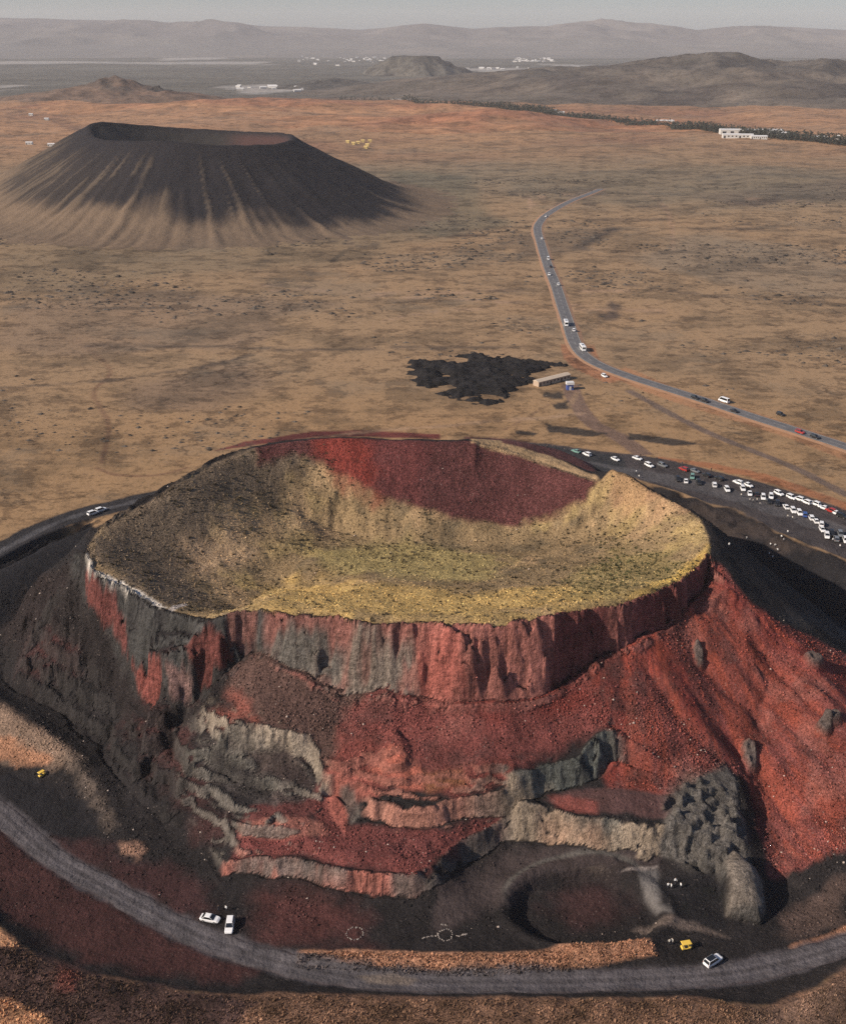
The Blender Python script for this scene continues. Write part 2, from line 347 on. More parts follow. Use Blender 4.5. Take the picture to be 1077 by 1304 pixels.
# broken cut banks of the side pits
for edge, low in ((RIGHT_EDGE, [(905,700,8),(930,730,5),(970,752,4),(1020,777,3),(1077,800,2.5),(1160,835,2.5)]), (LEFT_EDGE, [(-90,805,4),(-40,775,4),(0,752,4.5),(60,716,5.5),(104,697,6)])):
    sdp = poly_sd([P(*q) for q in edge] + [P(*q) for q in low[::-1]], GX[jq], GY[jq]); dem[jq] += sstep(0, 6, sdp + 3) * (sdp > -3) * ((1 - 2 * np.abs(fbm(GX[jq], GY[jq], 15, 4, 661))) * 2.4 - .8)
slope = slope_of(dem, RES)

# the wide plain
def plain(x, y):
    d = np.hypot(x, y)
    w = sstep(600, 1100, d)
    z = PZ + fbm(x, y, 160, 4, 401) * 1.6 * sstep(430, 800, d)
    z = z + w * fbm(x, y, 420, 4, 411) * 5.0
    far = sstep(1700, 2400, d) * (1 - sstep(3300, 4200, d))
    z = z + far * (fbm(x, y, 520, 5, 421) * 18 + 4 + (1 - 2 * np.abs(fbm(x, y, 330, 5, 431))) * 9)
    return z
def inner_w(x, y):
    return np.clip(np.minimum.reduce([(x - X0) / 40, (X1 - x) / 40, (y - Y0) / 40, (Y1 - y) / 40]), 0, 1)
def height(x, y):
    x = np.asarray(x, float); y = np.asarray(y, float)
    w = inner_w(x, y)
    return bil(dem, x, y) * w + plain(x, y) * (1 - w)
def hit(px, py, tmax=30000):
    r = ray(px, py); ts = np.concatenate([np.linspace(150, 900, 2500), np.geomspace(901, tmax, 2500)])
    h = CAMH + r[2] * ts - height(r[0] * ts, r[1] * ts); k = int(np.argmax(h < 0))
    if h[k] >= 0: return P(px, py, PZ)
    a, b = ts[k - 1], ts[k]; t = a + (b - a) * h[k - 1] / (h[k - 1] - h[k] + 1e-9)
    x, y = r[0] * t, r[1] * t
    return (x, y, float(height(x, y)))
# ------------------------------------------------------------------ one sheet for the land: fine near the quarry, coarse to the horizon
def axis(core, lo, hi, ratio, cap=None):
    c = list(core); s = c[1] - c[0]; x = c[0]; left = []
    st = s
    while x > lo: st *= ratio; x -= st; left.append(x)
    x = c[-1]; st = c[-1] - c[-2]; right = []
    while x < hi:
        st *= ratio
        if cap: st = min(st, max(cap * abs(x), s))
        x += st; right.append(x)
    return np.array(left[::-1] + c + right)
xs = axis(np.arange(-150, 150.1, 0.5), -22500, 22500, 1.028)
ycore = np.concatenate([np.arange(152, 196, 0.45), np.arange(196, 266, 0.3), np.arange(266, 300, .5), np.arange(300, 440, 0.8)])
ys = axis(ycore, -6000, 22500, 1.022, 0.02)
VX, VY = np.meshgrid(xs, ys)
VZ = height(VX, VY)
NY, NX = VX.shape
def grad_slope():
    gy_, gx_ = np.gradient(VZ, ys, xs); return np.degrees(np.arctan(np.hypot(gx_, gy_)))
VS = grad_slope()

C = np.zeros((NY, NX, 3)); M = np.zeros((NY, NX, 3))      # colour; masks: x plain pattern, y gravel speckle, z rock streaks
# soils of the plain
dd = np.hypot(VX, VY)
C[:] = (0.30, 0.20, 0.118)
def blendall(col, m): 
    C[:] = C * (1 - m[..., None]) + np.array(col) * m[..., None]
blendall((0.35, 0.20, 0.115), sstep(1500, 2300, dd + 350 * fbm(VX, VY, 700, 3, 501)))
blendall((0.20, 0.165, 0.115), 0.75 * np.exp(-((dd + 120 * fbm(VX, VY, 500, 3, 503) - 1500) / 230) ** 2))
blendall((0.115, 0.11, 0.095), sstep(3000, 3700, dd + 450 * fbm(VX, VY, 1500, 3, 505)))
blendall((0.31, 0.192, 0.10), 0.8 * (1 - sstep(480, 620, dd + 50 * fbm(VX, VY, 120, 3, 507))))
M[..., 0] = 1.0
C *= 1 + (.55 * fbm(VX, VY * 1.6, 420, 6, 511, .65) * sstep(2600, 3400, dd))[..., None]

_h = VZ - PZ; _w = sstep(1500, 2000, dd) * (1 - sstep(3200, 3900, dd))
blendall((.23,.12,.078), _w * (1 - sstep(-6, 5, _h + 7 * fbm(VX, VY, 180, 5, 521))) * .75); blendall((.41,.24,.14), _w * sstep(6, 20, _h + 9 * fbm(VX, VY, 120, 5, 523)) * .7)  # crests lighter, hollows darker: relief shading painted into the colour

def crop(pts, pad):
    p = np.array([q[:2] for q in pts]); a = p.min(0) - pad; b = p.max(0) + pad
    return slice(np.searchsorted(ys, a[1]), np.searchsorted(ys, b[1]) + 1), slice(np.searchsorted(xs, a[0]), np.searchsorted(xs, b[0]) + 1)
_seed = [900]
def mask(px, soft=1.5, wob=2.0, ws=5.0, grow=0.0, steep=None, flatm=None, world=False):
    pts = px if world else [hit(*p) for p in px]
    sl = crop(pts, soft + wob + grow + 4); X, Y = VX[sl], VY[sl]
    if X.size == 0: return sl, np.zeros(X.shape)
    _seed[0] += 7
    sd_ = poly_sd(pts, X, Y) + grow + wob * fbm(X, Y, ws, 4, _seed[0])
    m = sstep(-soft, soft, sd_)
    if steep: m = m * sstep(steep[0], steep[1], VS[sl])
    if flatm: m = m * (1 - sstep(flatm[0], flatm[1], VS[sl]))
    return sl, m
def paint(px, col, soft=1.5, wob=2.0, ws=5.0, op=1.0, grow=0.0, steep=None, flatm=None, mm=None, world=False):
    sl, m = mask(px, soft, wob, ws, grow, steep, flatm, world); m = (m * op)[..., None]
    C[sl] = C[sl] * (1 - m) + np.array(col) * m
    if mm is not None: M[sl] = M[sl] * (1 - m) + np.array(mm) * m
ST = (43, 55)
def lerp3(a, b, m): return a * (1 - m[..., None]) + np.array(b) * m[..., None]

BLACK=(.016,.015,.017); MAROON=(.058,.03,.03); DKRED=(.12,.034,.03); RED=(.25,.043,.032); REDTAL=(.15,.047,.041); ORANGE=(.36,.07,.032)
PINK=(.44,.15,.11); TAN=(.25,.18,.135); GREY=(.13,.12,.108); OLIVE=(.085,.08,.068); BROWNT=(.085,.05,.042)
CIN = (0, .6, 0)
# everything dug or built of cinder
Q = [hit(*p[:2]) for p in LEFT_EDGE] + [t for t in toe] + [hit(*p[:2]) for p in RIGHT_EDGE] + [(150, 300), (150, 200)] + [P(*b) for b in BANK[::-1]] + [(-150, 200), (-190, 290)]
paint(Q, (.019, .0165, .017), 1.2, 1.2, world=True, mm=CIN)
# left moat, hump
paint([(-20,720),(40,690),(120,665),(110,700),(30,745),(0,800),(-30,790)], BLACK, 1, 1.5, mm=CIN)
paint([(104,712),(62,735),(33,752),(0,810),(30,850),(120,850),(165,870),(150,810),(110,760)], (.021,.016,.016), 2, 3, mm=(0,.8,0))
paint([(40,815),(62,802),(85,815),(100,835),(70,842),(40,835)], (.10,.032,.029), 5, 5, mm=(0,.9,0), op=.5)
paint([(170,890),(250,890),(262,905),(240,960),(300,1060),(250,1060),(200,980),(160,920)], (.050,.024,.023), 4, 5, mm=(0,.9,0))
paint([(160,895),(185,893),(180,925),(158,920)], DKRED, 1.5, 1.5, op=.8)
# left ridge
paint([(-40,872),(0,893),(50,922),(82,946),(106,968),(92,980),(40,972),(0,968),(-40,950)], (.19,.13,.095), 1.5, 2.5, 4, mm=(0,.9,.3))
paint([(-40,935),(0,940),(40,955),(60,968),(30,975),(-40,965)], (.34,.17,.10), 1.2, 2.2, 4, mm=(0,.9,.3), op=.85)
paint([(72,940),(106,966),(130,1008),(150,1048),(140,1060),(110,1010),(85,975)], (.12,.092,.075), 1.5, 2.5, 3, op=.65, mm=(0,.9,.3))
paint([(150,1075),(165,1072),(190,1084),(180,1094),(155,1088)], (.26,.15,.105), 1.2, 1.8, 3, op=.85, mm=(0,.9,.3))
# lower flats by the road
paint([(-60,1000),(0,1040),(60,1095),(150,1145),(250,1200),(330,1230),(300,1255),(200,1240),(110,1230),(40,1190),(-60,1110)], (.046,.020,.019), 3, 4, mm=(0,.5,0))
paint([(60,1030),(150,1090),(230,1110),(265,1130),(270,1160),(220,1165),(150,1120),(80,1080)], (.048,.023,.023), 3, 3, mm=(0,.5,0))
paint([(-20,985),(40,990),(110,1020),(130,1060),(90,1075),(30,1040),(-20,1010)], BLACK, 2, 2, mm=(0,.3,0))
# quarry floor tones
paint([(330,1140),(400,1135),(440,1150),(470,1200),(430,1200),(350,1195)], (.10,.034,.03), 6, 6, op=.6, mm=(0,.7,0))
paint([(560,1130),(640,1085),(760,1080),(840,1085),(830,1110),(700,1110),(640,1150),(560,1180)], (.05,.038,.037), 2, 3, mm=(0,.4,0))
# talus under the upper scarp
paint([(330,830),(262,908),(300,918),(340,924),(400,940),(414,968),(480,960),(520,890),(440,880)], BROWNT, 2, 3, mm=(0,1,0), grow=1)
paint([(262,906),(285,880),(320,895),(330,922),(290,915)], (.19,.06,.045), 1.5, 3, op=.75)
paint([(470,888),(540,890),(640,892),(700,884),(745,858),(772,915),(735,945),(690,962),(600,972),(545,978),(500,945),(440,925)], REDTAL, 2, 3, mm=(0,1,0), grow=1)
paint([(535,890),(600,890),(680,888),(745,858),(765,900),(700,905),(620,908),(540,905)], (.20,.042,.032), 3, 4, op=.6)
paint([(430,930),(500,950),(540,985),(600,972),(690,965),(640,992),(575,1012),(500,1002),(420,970)], (.16,.048,.04), 1.5, 2, mm=(0,.7,.5))
paint([(496,945),(512,950),(535,985),(540,1008),(510,1004),(490,985),(470,980)], (.40,.13,.09), 1.0, 1.4, mm=(0,.4,.5), op=.85)
paint([(538,985),(590,975),(595,1000),(545,1008)], (.24,.11,.055), 1.2, 1.4, mm=(0,.5,.7), op=.7)
# red fan and flank
FL = [(757,850),(800,822),(835,805),(868,788),(890,765),(905,740),(915,720),(930,745),(960,774),(1000,800),(1040,818),(1077,835),(1150,873),(1230,920),(1230,1010),(1150,1030),(1077,1072),(1020,1100),(985,1116),(966,1040),(950,985),(925,978),(890,1000),(850,1010),(776,1004),(776,925)]
paint(FL, REDTAL, 1.2, 1.6, mm=(0,1,0), grow=1)
paint([(757,850),(835,805),(860,840),(840,870),(812,850),(795,1000),(776,1004),(774,925)], (.21,.04,.028), 2, 2.5, op=.7, mm=(0,.6,0))
paint([(860,790),(905,760),(955,800),(1000,860),(1050,930),(990,930),(930,880),(890,840)], (.22,.05,.03), 5, 5, op=.5, mm=(0,.7,0))
paint([(835,805),(870,850),(905,905),(945,960),(925,975),(895,935),(850,880),(820,830)], (.19,.038,.03), 1.5, 2, op=.7, mm=(0,.3,0))
paint([(905,735),(960,775),(1077,838),(1140,880),(1077,900),(1000,830),(930,780)], (.19,.04,.034), 2, 3, op=.7, mm=(0,.6,0))
paint([(880,765),(905,745),(930,780),(925,800),(890,790)], (.11,.035,.03), 2, 3, op=.7)
# cinder runs down the flank in long streaks
_a = np.array(hit(900,800)[:2]); _b = np.array(hit(1040,1010)[:2]); _d = (_b - _a) / np.hypot(*(_b - _a))
sl_, m_ = mask(FL, 1.5, 1.5, grow=.5); X_, Y_ = VX[sl_] - _a[0], VY[sl_] - _a[1]; al = X_ * _d[0] + Y_ * _d[1]; ac = -X_ * _d[1] + Y_ * _d[0]
th_ = np.arctan2(ac, al + 40) * 55
stk = fbm(th_, al / 9, 3.2, 4, 8801); stk2 = fbm(th_, al / 5, 1.0, 3, 8811)
for lo, hi, cc, op in ((.12, .4, (.215,.05,.03), .6), (-.45, -.12, (.07,.024,.023), .8)):
    w_ = (sstep(lo, hi, stk) if lo > 0 else 1 - sstep(lo, hi, stk)) * op * m_; C[sl_] = C[sl_] * (1 - w_[..., None]) + np.array(cc) * w_[..., None]
w_ = sstep(.1, .5, stk2) * .35 * m_; C[sl_] = C[sl_] * (1 - w_[..., None]) + np.array((.15,.05,.045)) * w_[..., None]
w_ = sstep(.05, .35, fbm(th_ * 1.0, al / 14, .45, 3, 8821)) * .45 * m_; C[sl_] = lerp3(C[sl_], (.26,.06,.036), w_)
for _P, _s in ((FL, 8831), ([(470,888),(540,890),(640,892),(700,884),(745,858),(772,915),(735,945),(690,962),(600,972),(545,978),(500,945),(440,925)], 8841)):
    _sl, _m = mask(_P, 2, 2); _w = _m * sstep(.08, .4, fbm(VX[_sl], VY[_sl], 13, 5, _s, .62)); C[_sl] = lerp3(C[_sl], (.075,.034,.031), _w * .65); _w = _m * sstep(.1, .45, fbm(VX[_sl], VY[_sl], 9, 5, _s + 5, .62)); C[_sl] = lerp3(C[_sl], (.21,.085,.07), _w * .5)
# benches below
paint([(776,1004),(850,1011),(895,1002),(890,1044),(830,1042),(740,1032),(690,1018),(745,1002)], (.075,.04,.038), .8, 1, mm=(0,.5,0))
paint([(690,1015),(725,1012),(760,1022),(760,1036),(710,1030)], (.24,.065,.052), 1, 1.2, op=.6)
paint([(404,1000),(440,1055),(480,1052),(570,1050),(635,1045),(600,1064),(560,1090),(530,1112),(420,1100),(375,1090),(300,1094),(305,1064),(400,1062)], (.125,.040,.036), 1.5, 2, mm=(0,.8,0))
paint([(460,1066),(560,1062),(540,1095),(440,1085)], (.13,.045,.042), 2, 3, op=.6)
paint([(300,1090),(306,1045),(350,1010),(400,1010),(390,1070),(340,1080)], (.17,.05,.045), 1.5, 2, op=.5)
paint([(304,1046),(340,1040),(412,1050),(416,1064),(350,1068),(308,1066)], (.36,.15,.115), .8, 1.2, mm=(0,.6,.6), op=.55)
paint([(405,985),(440,978),(470,995),(480,1015),(455,1008),(440,1062),(425,1045),(412,1010)], (.40,.13,.10), .9, 1.2, mm=(0,.4,.6), op=.85)
paint([(430,1006),(452,1004),(460,1040),(448,1050)], (.10,.085,.075), .5, .5, op=.9)
# left dark tuff shelves
paint([(250,940),(290,942),(360,952),(400,985),(400,1010),(350,1030),(300,1010),(262,990)], (.055,.046,.043), 1, 1.5, mm=(0,.9,0), op=.9)
# ---- crater bowl: dry grass, bare scree, red back wall
BOWLPX = [(345,775),(460,785),(600,789),(720,776),(830,751),(893,712),(905,690),(893,656),(850,629),(795,599),(781,596),(765,610),(720,598),(640,569),(570,559),(490,557),(400,555),(310,568),(235,604),(160,646),(120,675),(112,706),(160,742),(215,770),(285,776)]
BOWL = [P(*q[:3]) for q in B1T] + [P(*q) for q in RIMR] + [P(*q) for q in BACK[::-1]] + [P(*q[:3]) for q in B1LT]
CB0, MB0 = C.copy(), M.copy()
paint(BOWL, (.235,.165,.09), .6, .5, mm=(0,.8,0), grow=-.3, world=True)
for _k, (_c, _t) in enumerate([((.40,.27,.15), .12), ((.13,.10,.062), .1), ((.36,.26,.115), .2)]):
    _sl, _m = mask(BOWL, .6, .4, grow=-.6, world=True); _w = _m * sstep(_t, _t + .25, fbm(VX[_sl], VY[_sl], (14, 9, 20)[_k], 5, 8900 + 40 * _k, .65)) * .7; C[_sl] = lerp3(C[_sl], _c, _w)
paint([(115,685),(235,604),(350,561),(420,570),(380,610),(310,640),(270,690),(250,740),(280,772),(215,770),(160,742),(112,706)], (.125,.094,.068), 5, 6, mm=(0,1,0), op=.9)  # left inner slope: scree, also painted darker where it faces from the sun
paint([(300,570),(400,555),(490,557),(570,559),(640,569),(720,598),(762,610),(745,640),(690,660),(640,669),(570,658),(490,632),(430,602),(390,580),(330,590)], (.10,.037,.035), 1.5, 2, mm=(0,1,.5))
paint([(385,556),(475,558),(480,628),(440,608),(400,585)], (.22,.045,.034), 4, 4, mm=(0,.8,.5))
paint([(440,556),(530,556),(545,600),(530,640),(490,620),(470,590)], (.14,.038,.036), 3, 4, op=.5, mm=(0,.7,.4))
paint([(345,775),(460,785),(600,789),(720,776),(800,760),(720,745),(600,755),(480,745),(380,735),(330,750)], (.46,.31,.115), 6, 7, mm=(0,.7,0), op=.9)
paint([(400,700),(520,690),(640,710),(620,740),(500,735),(420,730)], (.31,.245,.10), 6, 7, op=.75)
paint([(720,740),(780,700),(850,700),(880,725),(830,750),(740,770)], (.27,.205,.085), 5, 6, op=.75)
paint([(850,735),(905,695),(900,715),(870,735),(800,762)], (.45,.30,.085), 2, 3, op=.8)
paint([(240,690),(300,660),(380,640),(420,680),(330,700),(270,740),(240,740)], (.36,.245,.15), 6, 9, 12, op=.65)
paint([(770,610),(781,596),(800,600),(850,630),(880,650),(820,650),(775,640)], (.27,.15,.09), 4, 4, op=.6)
_sl, _m = mask(BOWL, .5, .3, grow=-.2, world=True); _k = np.zeros((NY, NX)); _k[_sl] = _m; C[:] = lerp3(CB0, (0, 0, 0), _k) + C * _k[..., None]; M[:] = lerp3(MB0, (0, 0, 0), _k) + M * _k[..., None]; del CB0, MB0
paint([(570,556),(640,563),(700,580),(757,604),(762,612),(720,600),(660,580),(600,564)], (.40,.27,.15), .6, .6, op=.9)
paint([(590,556),(650,559),(700,567),(745,582),(757,600),(700,580),(640,564)], (.10,.042,.04), .8, .6)
paint([(270,575),(310,563),(400,549),(460,548),(560,553),(560,559),(460,556),(400,557),(310,569)], (.14,.04,.035), .8, .6)
# ---- steps and cliffs (only where it is steep)
paint([(235,905),(300,945),(395,985),(415,1055),(300,1095),(235,1000)], (.17,.15,.13), 1, 1.5, 4, .75, 2, (38,52), None, (0,.3,.8)); paint([(60,775),(104,760),(150,830),(190,900),(250,905),(235,1050),(100,920),(30,850)], (.038,.034,.033), 1, 2, 5, .7, 2, (42,56), None, (0,.3,.8)); paint([(420,965),(500,950),(545,985),(640,975),(640,1000),(560,1015),(480,1015)], (.27,.11,.085), 1, 1.5, 4, .75, 1, (36,50), None, (0,.3,.8))
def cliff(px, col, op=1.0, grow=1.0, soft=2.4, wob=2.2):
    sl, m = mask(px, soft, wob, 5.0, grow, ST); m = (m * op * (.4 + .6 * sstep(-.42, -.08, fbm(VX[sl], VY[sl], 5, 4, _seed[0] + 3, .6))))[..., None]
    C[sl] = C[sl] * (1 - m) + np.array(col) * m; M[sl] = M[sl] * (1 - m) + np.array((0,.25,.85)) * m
cliff([(325,770),(345,775),(470,785),(600,788),(720,776),(830,752),(905,700),(915,740),(830,810),(760,850),(690,890),(560,895),(440,892),(330,840)], (.28,.115,.095), grow=2)
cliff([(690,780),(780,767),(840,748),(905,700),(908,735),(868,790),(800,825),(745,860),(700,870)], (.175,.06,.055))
cliff([(510,788),(540,789),(640,788),(700,780),(700,884),(640,892),(560,892),(530,886)], (.36,.145,.118))
cliff([(525,830),(580,815),(590,860),(560,890),(530,885)], (.40,.115,.09), .7)
cliff([(326,815),(345,812),(420,818),(480,815),(525,840),(530,885),(500,875),(445,892),(400,860),(330,838)], (.215,.175,.145), soft=.6, wob=1.2)
cliff([(345,812),(420,818),(440,840),(400,850),(350,838)], (.11,.108,.10), .7, soft=.8, wob=1.2)
cliff([(330,776),(520,788),(520,812),(330,805)], (.27,.115,.095), .9, soft=.6, wob=1.2)
cliff([(100,690),(222,765),(285,777),(330,775),(328,835),(285,856),(250,890),(190,893),(160,850),(104,750)], (.062,.06,.058), grow=2)
def rib(px, col, op=.85): paint(px, col, .35, .9, 2.0, op, .1, (30, 42), None, (0,.3,1))
paint([(104,748),(116,772),(143,792),(158,826),(166,862),(180,888),(205,896),(250,892),(285,858),(300,900),(240,930),(170,920),(120,850),(60,800),(90,740)], (.018,.0145,.0145), 2, 2, mm=(0,.9,0))  # black talus, painted darker still for the shadow in the pit
rib([(108,728),(114,738),(128,750),(148,772),(160,800),(164,836),(154,826),(146,800),(130,782),(114,768)], (.18,.058,.05))
rib([(168,842),(198,840),(206,866),(202,890),(186,886),(174,868)], (.23,.068,.055)); rib([(212,846),(240,848),(248,880),(218,888)], (.24,.14,.125), .8)
rib([(236,822),(268,816),(296,836),(282,850),(242,842)], (.16,.052,.044)); rib([(288,780),(328,778),(326,812),(292,822)], (.19,.085,.07), .7)
paint([(112,704),(120,722),(142,734),(158,741),(182,755),(208,770),(214,774),(204,774),(178,760),(152,746),(136,741),(114,728),(108,708)], (.55,.50,.44), .35, .5, 2, .9)
paint([(215,776),(235,768),(238,771),(218,780)], (.5,.44,.4), .3, .3, 2, .8)
cliff([(262,905),(370,926),(412,956),(415,1000),(400,1000),(385,962),(325,953),(285,943)], (.31,.255,.20), grow=.7)
cliff([(244,952),(300,955),(350,996),(338,1020),(290,988),(247,970)], (.13,.12,.105), grow=.5)
paint([(268,960),(300,972),(335,1000),(345,1025),(300,1006),(268,990)], (.03,.026,.025), .8, 1, mm=(0,.9,0), op=.9)
paint([(292,944),(330,954),(365,954),(386,968),(398,1000),(360,1000),(345,985),(310,958)], (.045,.032,.03), .8, 1, mm=(0,.9,0), op=.9)
cliff([(264,990),(352,1032),(345,1050),(290,1028),(266,1006)], (.15,.135,.12), grow=.5)
cliff([(640,985),(705,970),(772,918),(780,970),(745,1005),(690,1022),(650,1032)], (.10,.105,.096), grow=1.6)  # right-facing cliff, its shade painted in as dark grey
cliff([(478,1018),(565,1016),(635,1002),(632,1044),(530,1055),(470,1052)], (.42,.20,.15), grow=1.2)
cliff([(600,1008),(660,1000),(665,1045),(605,1044)], (.20,.16,.13), .75)
cliff([(655,1005),(700,1020),(780,1038),(875,1044),(865,1070),(790,1084),(700,1078),(655,1074)], (.30,.235,.175), grow=2)
cliff([(690,1050),(770,1052),(770,1078),(690,1076)], (.36,.22,.15), .7)
cliff([(730,1034),(780,1038),(785,1056),(740,1050)], (.07,.085,.085), .8)
cliff([(296,1096),(375,1088),(460,1106),(525,1109),(532,1147),(460,1146),(385,1120),(296,1120)], (.46,.17,.13), grow=1.4)  # lowest step, front face: sunlit pink painted in
cliff([(296,1096),(375,1088),(420,1100),(440,1108),(400,1106),(340,1120),(296,1120)], (.17,.155,.14), grow=.6, op=.85)
cliff([(495,1108),(525,1109),(545,1100),(600,1062),(640,1046),(648,1080),(605,1104),(562,1130),(530,1147),(500,1146)], (.125,.105,.095), grow=1.0, op=.85)  # same step where it turns right: shade painted in as grey
_c = hit_dem(745,1157); _q = np.hypot((VX - _c[0]) / 17.5, (VY - _c[1]) / 12.0); _m = np.exp(-((_q - 1.06) / .05) ** 2) * sstep(-4, 6, VY - _c[1]) * .8; C[:] = lerp3(C, (.095,.088,.08), _m)
_m = (1 - sstep(.2, .75, _q + .25 * fbm(VX, VY, 5, 4, 8871))) * .4; C[:] = lerp3(C, (.085,.034,.032), _m)
_rm = bil(rock_mask, VX, VY) * ((VX > X0) & (VX < X1) & (VY > Y0) & (VY < Y1)) * .85; C[:] = lerp3(C, (.105,.097,.088), _rm); M[:] = lerp3(M, (0,.3,.9), _rm)
# spur and lobe rocks
paint([(860,1010),(925,976),(940,990),(950,1090),(920,1100),(840,1085),(850,1050)], (.135,.122,.11), 1, 1.5, mm=(0,.3,.9))
paint([(925,1095),(950,1092),(968,1120),(972,1172),(925,1165)], (.19,.16,.135), .8, .8, mm=(0,.3,.9))
paint([(808,1105),(838,1105),(842,1140),(862,1165),(835,1165),(815,1130)], (.12,.11,.105), .6, .6, mm=(0,.3,0))
paint([(790,1110),(815,1104),(838,1102),(838,1105),(812,1109)], (.26,.22,.2), .3, .2, op=.8)
paint([(840,1120),(900,1110),(925,1120),(920,1180),(870,1185),(842,1150)], BLACK, 1.2, 1.5)
paint([(800,1185),(850,1165),(900,1180),(930,1195),(880,1185),(850,1180)], (.13,.10,.085), .8, 1, op=.8)
paint([(985,1165),(1030,1150),(1077,1120),(1077,1180),(1000,1200)], (.09,.06,.05), 2, 3, op=.8)
paint([(1005,1205),(1077,1178),(1140,1150),(1140,1168),(1077,1190),(1010,1212)], (.27,.13,.075), .6, .8, mm=(0,.7,0))
paint([(1035,1200),(1077,1190),(1140,1168),(1140,1180),(1077,1200),(1035,1206)], (.17,.05,.04), .5, .6, mm=(0,.5,0))
# right pit
paint([(905,705),(930,690),(900,650),(935,655),(985,682),(1077,720),(1150,760),(1150,830),(1077,800),(1020,780),(960,760)], BLACK, 1.5, 2, mm=(0,.4,0))
paint([(880,640),(930,648),(985,680),(1030,700),(990,705),(950,680),(900,665)], (.045,.035,.032), 2.5, 3, mm=(0,.6,0))
paint([(1000,790),(1077,800),(1150,830),(1150,850),(1077,820)], (.06,.057,.056), 3, 3, mm=(0,.6,0), op=.7)
# ---- foreground bank and berm grass
paint([(-60,1150),(18,1198),(60,1222),(110,1238),(250,1263),(370,1263),(560,1270),(780,1269),(870,1267),(960,1283),(1040,1256),(1150,1200),(1200,1320),(600,1400),(-60,1320)], (.15,.085,.055), .8, 1.2, mm=(0,1,0))
paint([(-40,1180),(30,1205),(120,1240),(250,1265),(330,1275),(300,1320),(-40,1320)], (.055,.032,.028), 1.5, 3, mm=(0,.9,0), op=.95)
paint([(-40,1150),(18,1195),(26,1210),(-40,1195)], (.42,.22,.12), .6, .6)  # sunlit ridge of the bank, painted in as bright orange
paint([(-40,1270),(20,1275),(60,1300),(60,1330),(-40,1330)], (.42,.22,.12), .8, 1)  # second sunlit patch, its brightness put into the colour
paint([(70,1225),(100,1235),(95,1262),(70,1258)], (.15,.045,.035), 1.5, 2.5, op=.7)
paint([(960,1285),(1040,1258),(1150,1200),(1150,1330),(940,1330)], (.10,.065,.05), 2, 4, op=.7)
paint([(378,1211),(450,1209),(560,1213),(640,1214),(700,1208),(760,1199),(828,1196),(836,1215),(760,1229),(640,1241),(560,1239),(378,1230)], (.30,.155,.095), .5, .6, mm=(0,1,0))
# ---- tracks: foreground dirt road, ring road, parking lot
def strip(pts, half):
    p = np.array([q[:2] for q in pts]); t = np.gradient(p, axis=0); t /= np.hypot(*t.T)[:, None]; n = np.stack([-t[:, 1], t[:, 0]], 1)
    h = np.broadcast_to(np.asarray(half, float), (len(p),))[:, None]
    return [tuple(q) for q in p + n * h] + [tuple(q) for q in (p - n * h)[::-1]]
def dense(pts, stp):
    out = []
    P3 = [np.array(p, float) for p in pts]; P3 = [2 * P3[0] - P3[1]] + P3 + [2 * P3[-1] - P3[-2]]
    for i in range(1, len(P3) - 2):
        a, b, c, d = P3[i - 1:i + 3]; m = max(1, int(np.hypot(*(c - b)[:2]) / stp))
        for k in range(m):
            t = k / m; out.append(0.5 * (2 * b + (c - a) * t + (2 * a - 5 * b + 4 * c - d) * t * t + (3 * b - a - 3 * c + d) * t ** 3))
    out.append(P3[-2]); return out
ROADW = dense([P(*p) for p in ROADPX], 3.0)
ROAD_POLY = strip(ROADW, 3.4)
road_sl, road_m = mask(ROAD_POLY, .6, 0, 4, world=True, grow=.3)
VZ[road_sl] -= .22 * road_m
paint(ROAD_POLY, (.082,.074,.08), .9, .9, 4, .95, world=True, mm=(0,.2,0))
paint([(458,1243),(500,1240),(530,1247),(520,1255),(470,1252)], (.20,.155,.125), .5, .6, op=.8)
RINGL = dense([P(*p) for p in [(-80,765,PZ),(-40,728,PZ),(0,703,PZ),(60,671,PZ),(105,655,PZ),(132,648,PZ)]] + [(-70,430,PZ),(0,447,PZ),(60,455,PZ)] + [P(740,578,PZ)], 4)
paint(strip(RINGL, 6.5), (.03,.028,.03), 1, 1.5, world=True, mm=(0,.3,0))
paint(strip(RINGL, 1.5), (.075,.072,.076), .8, .8, world=True, mm=(0,.1,0))
LOT = [(640,562),(700,565),(760,574),(800,578),(850,585),(900,598),(960,612),(1020,630),(1077,648),(1170,690),(1170,752),(1077,712),(1020,690),(985,676),(960,659),(935,647),(900,641),(862,627),(830,617),(800,606),(770,606),(740,590),(700,572)]
LOTW = [P(a, b, PZ) for a, b in LOT]
paint(LOTW, (.056,.048,.049), .8, 1.0, world=True, mm=(0,.3,0))
paint([P(a,b,PZ) for a, b in [(690,566),(760,577),(790,580),(800,600),(770,604),(740,590)]], (.034,.034,.037), 1, 1, world=True)
paint([P(a,b,PZ) for a, b in [(740,586),(800,596),(870,606),(940,626),(1000,644),(1077,672),(1150,705),(1150,722),(1077,690),(1000,660),(930,638),(860,620),(800,606)]], (.085,.08,.083), 1, 1.5, world=True, op=.8)
paint([P(a,b,PZ) for a, b in [(840,583),(900,596),(960,610),(1020,628),(1150,678),(1150,668),(1020,618),(960,600),(900,588)]], (.30,.12,.06), 1, 2, world=True, op=.8)
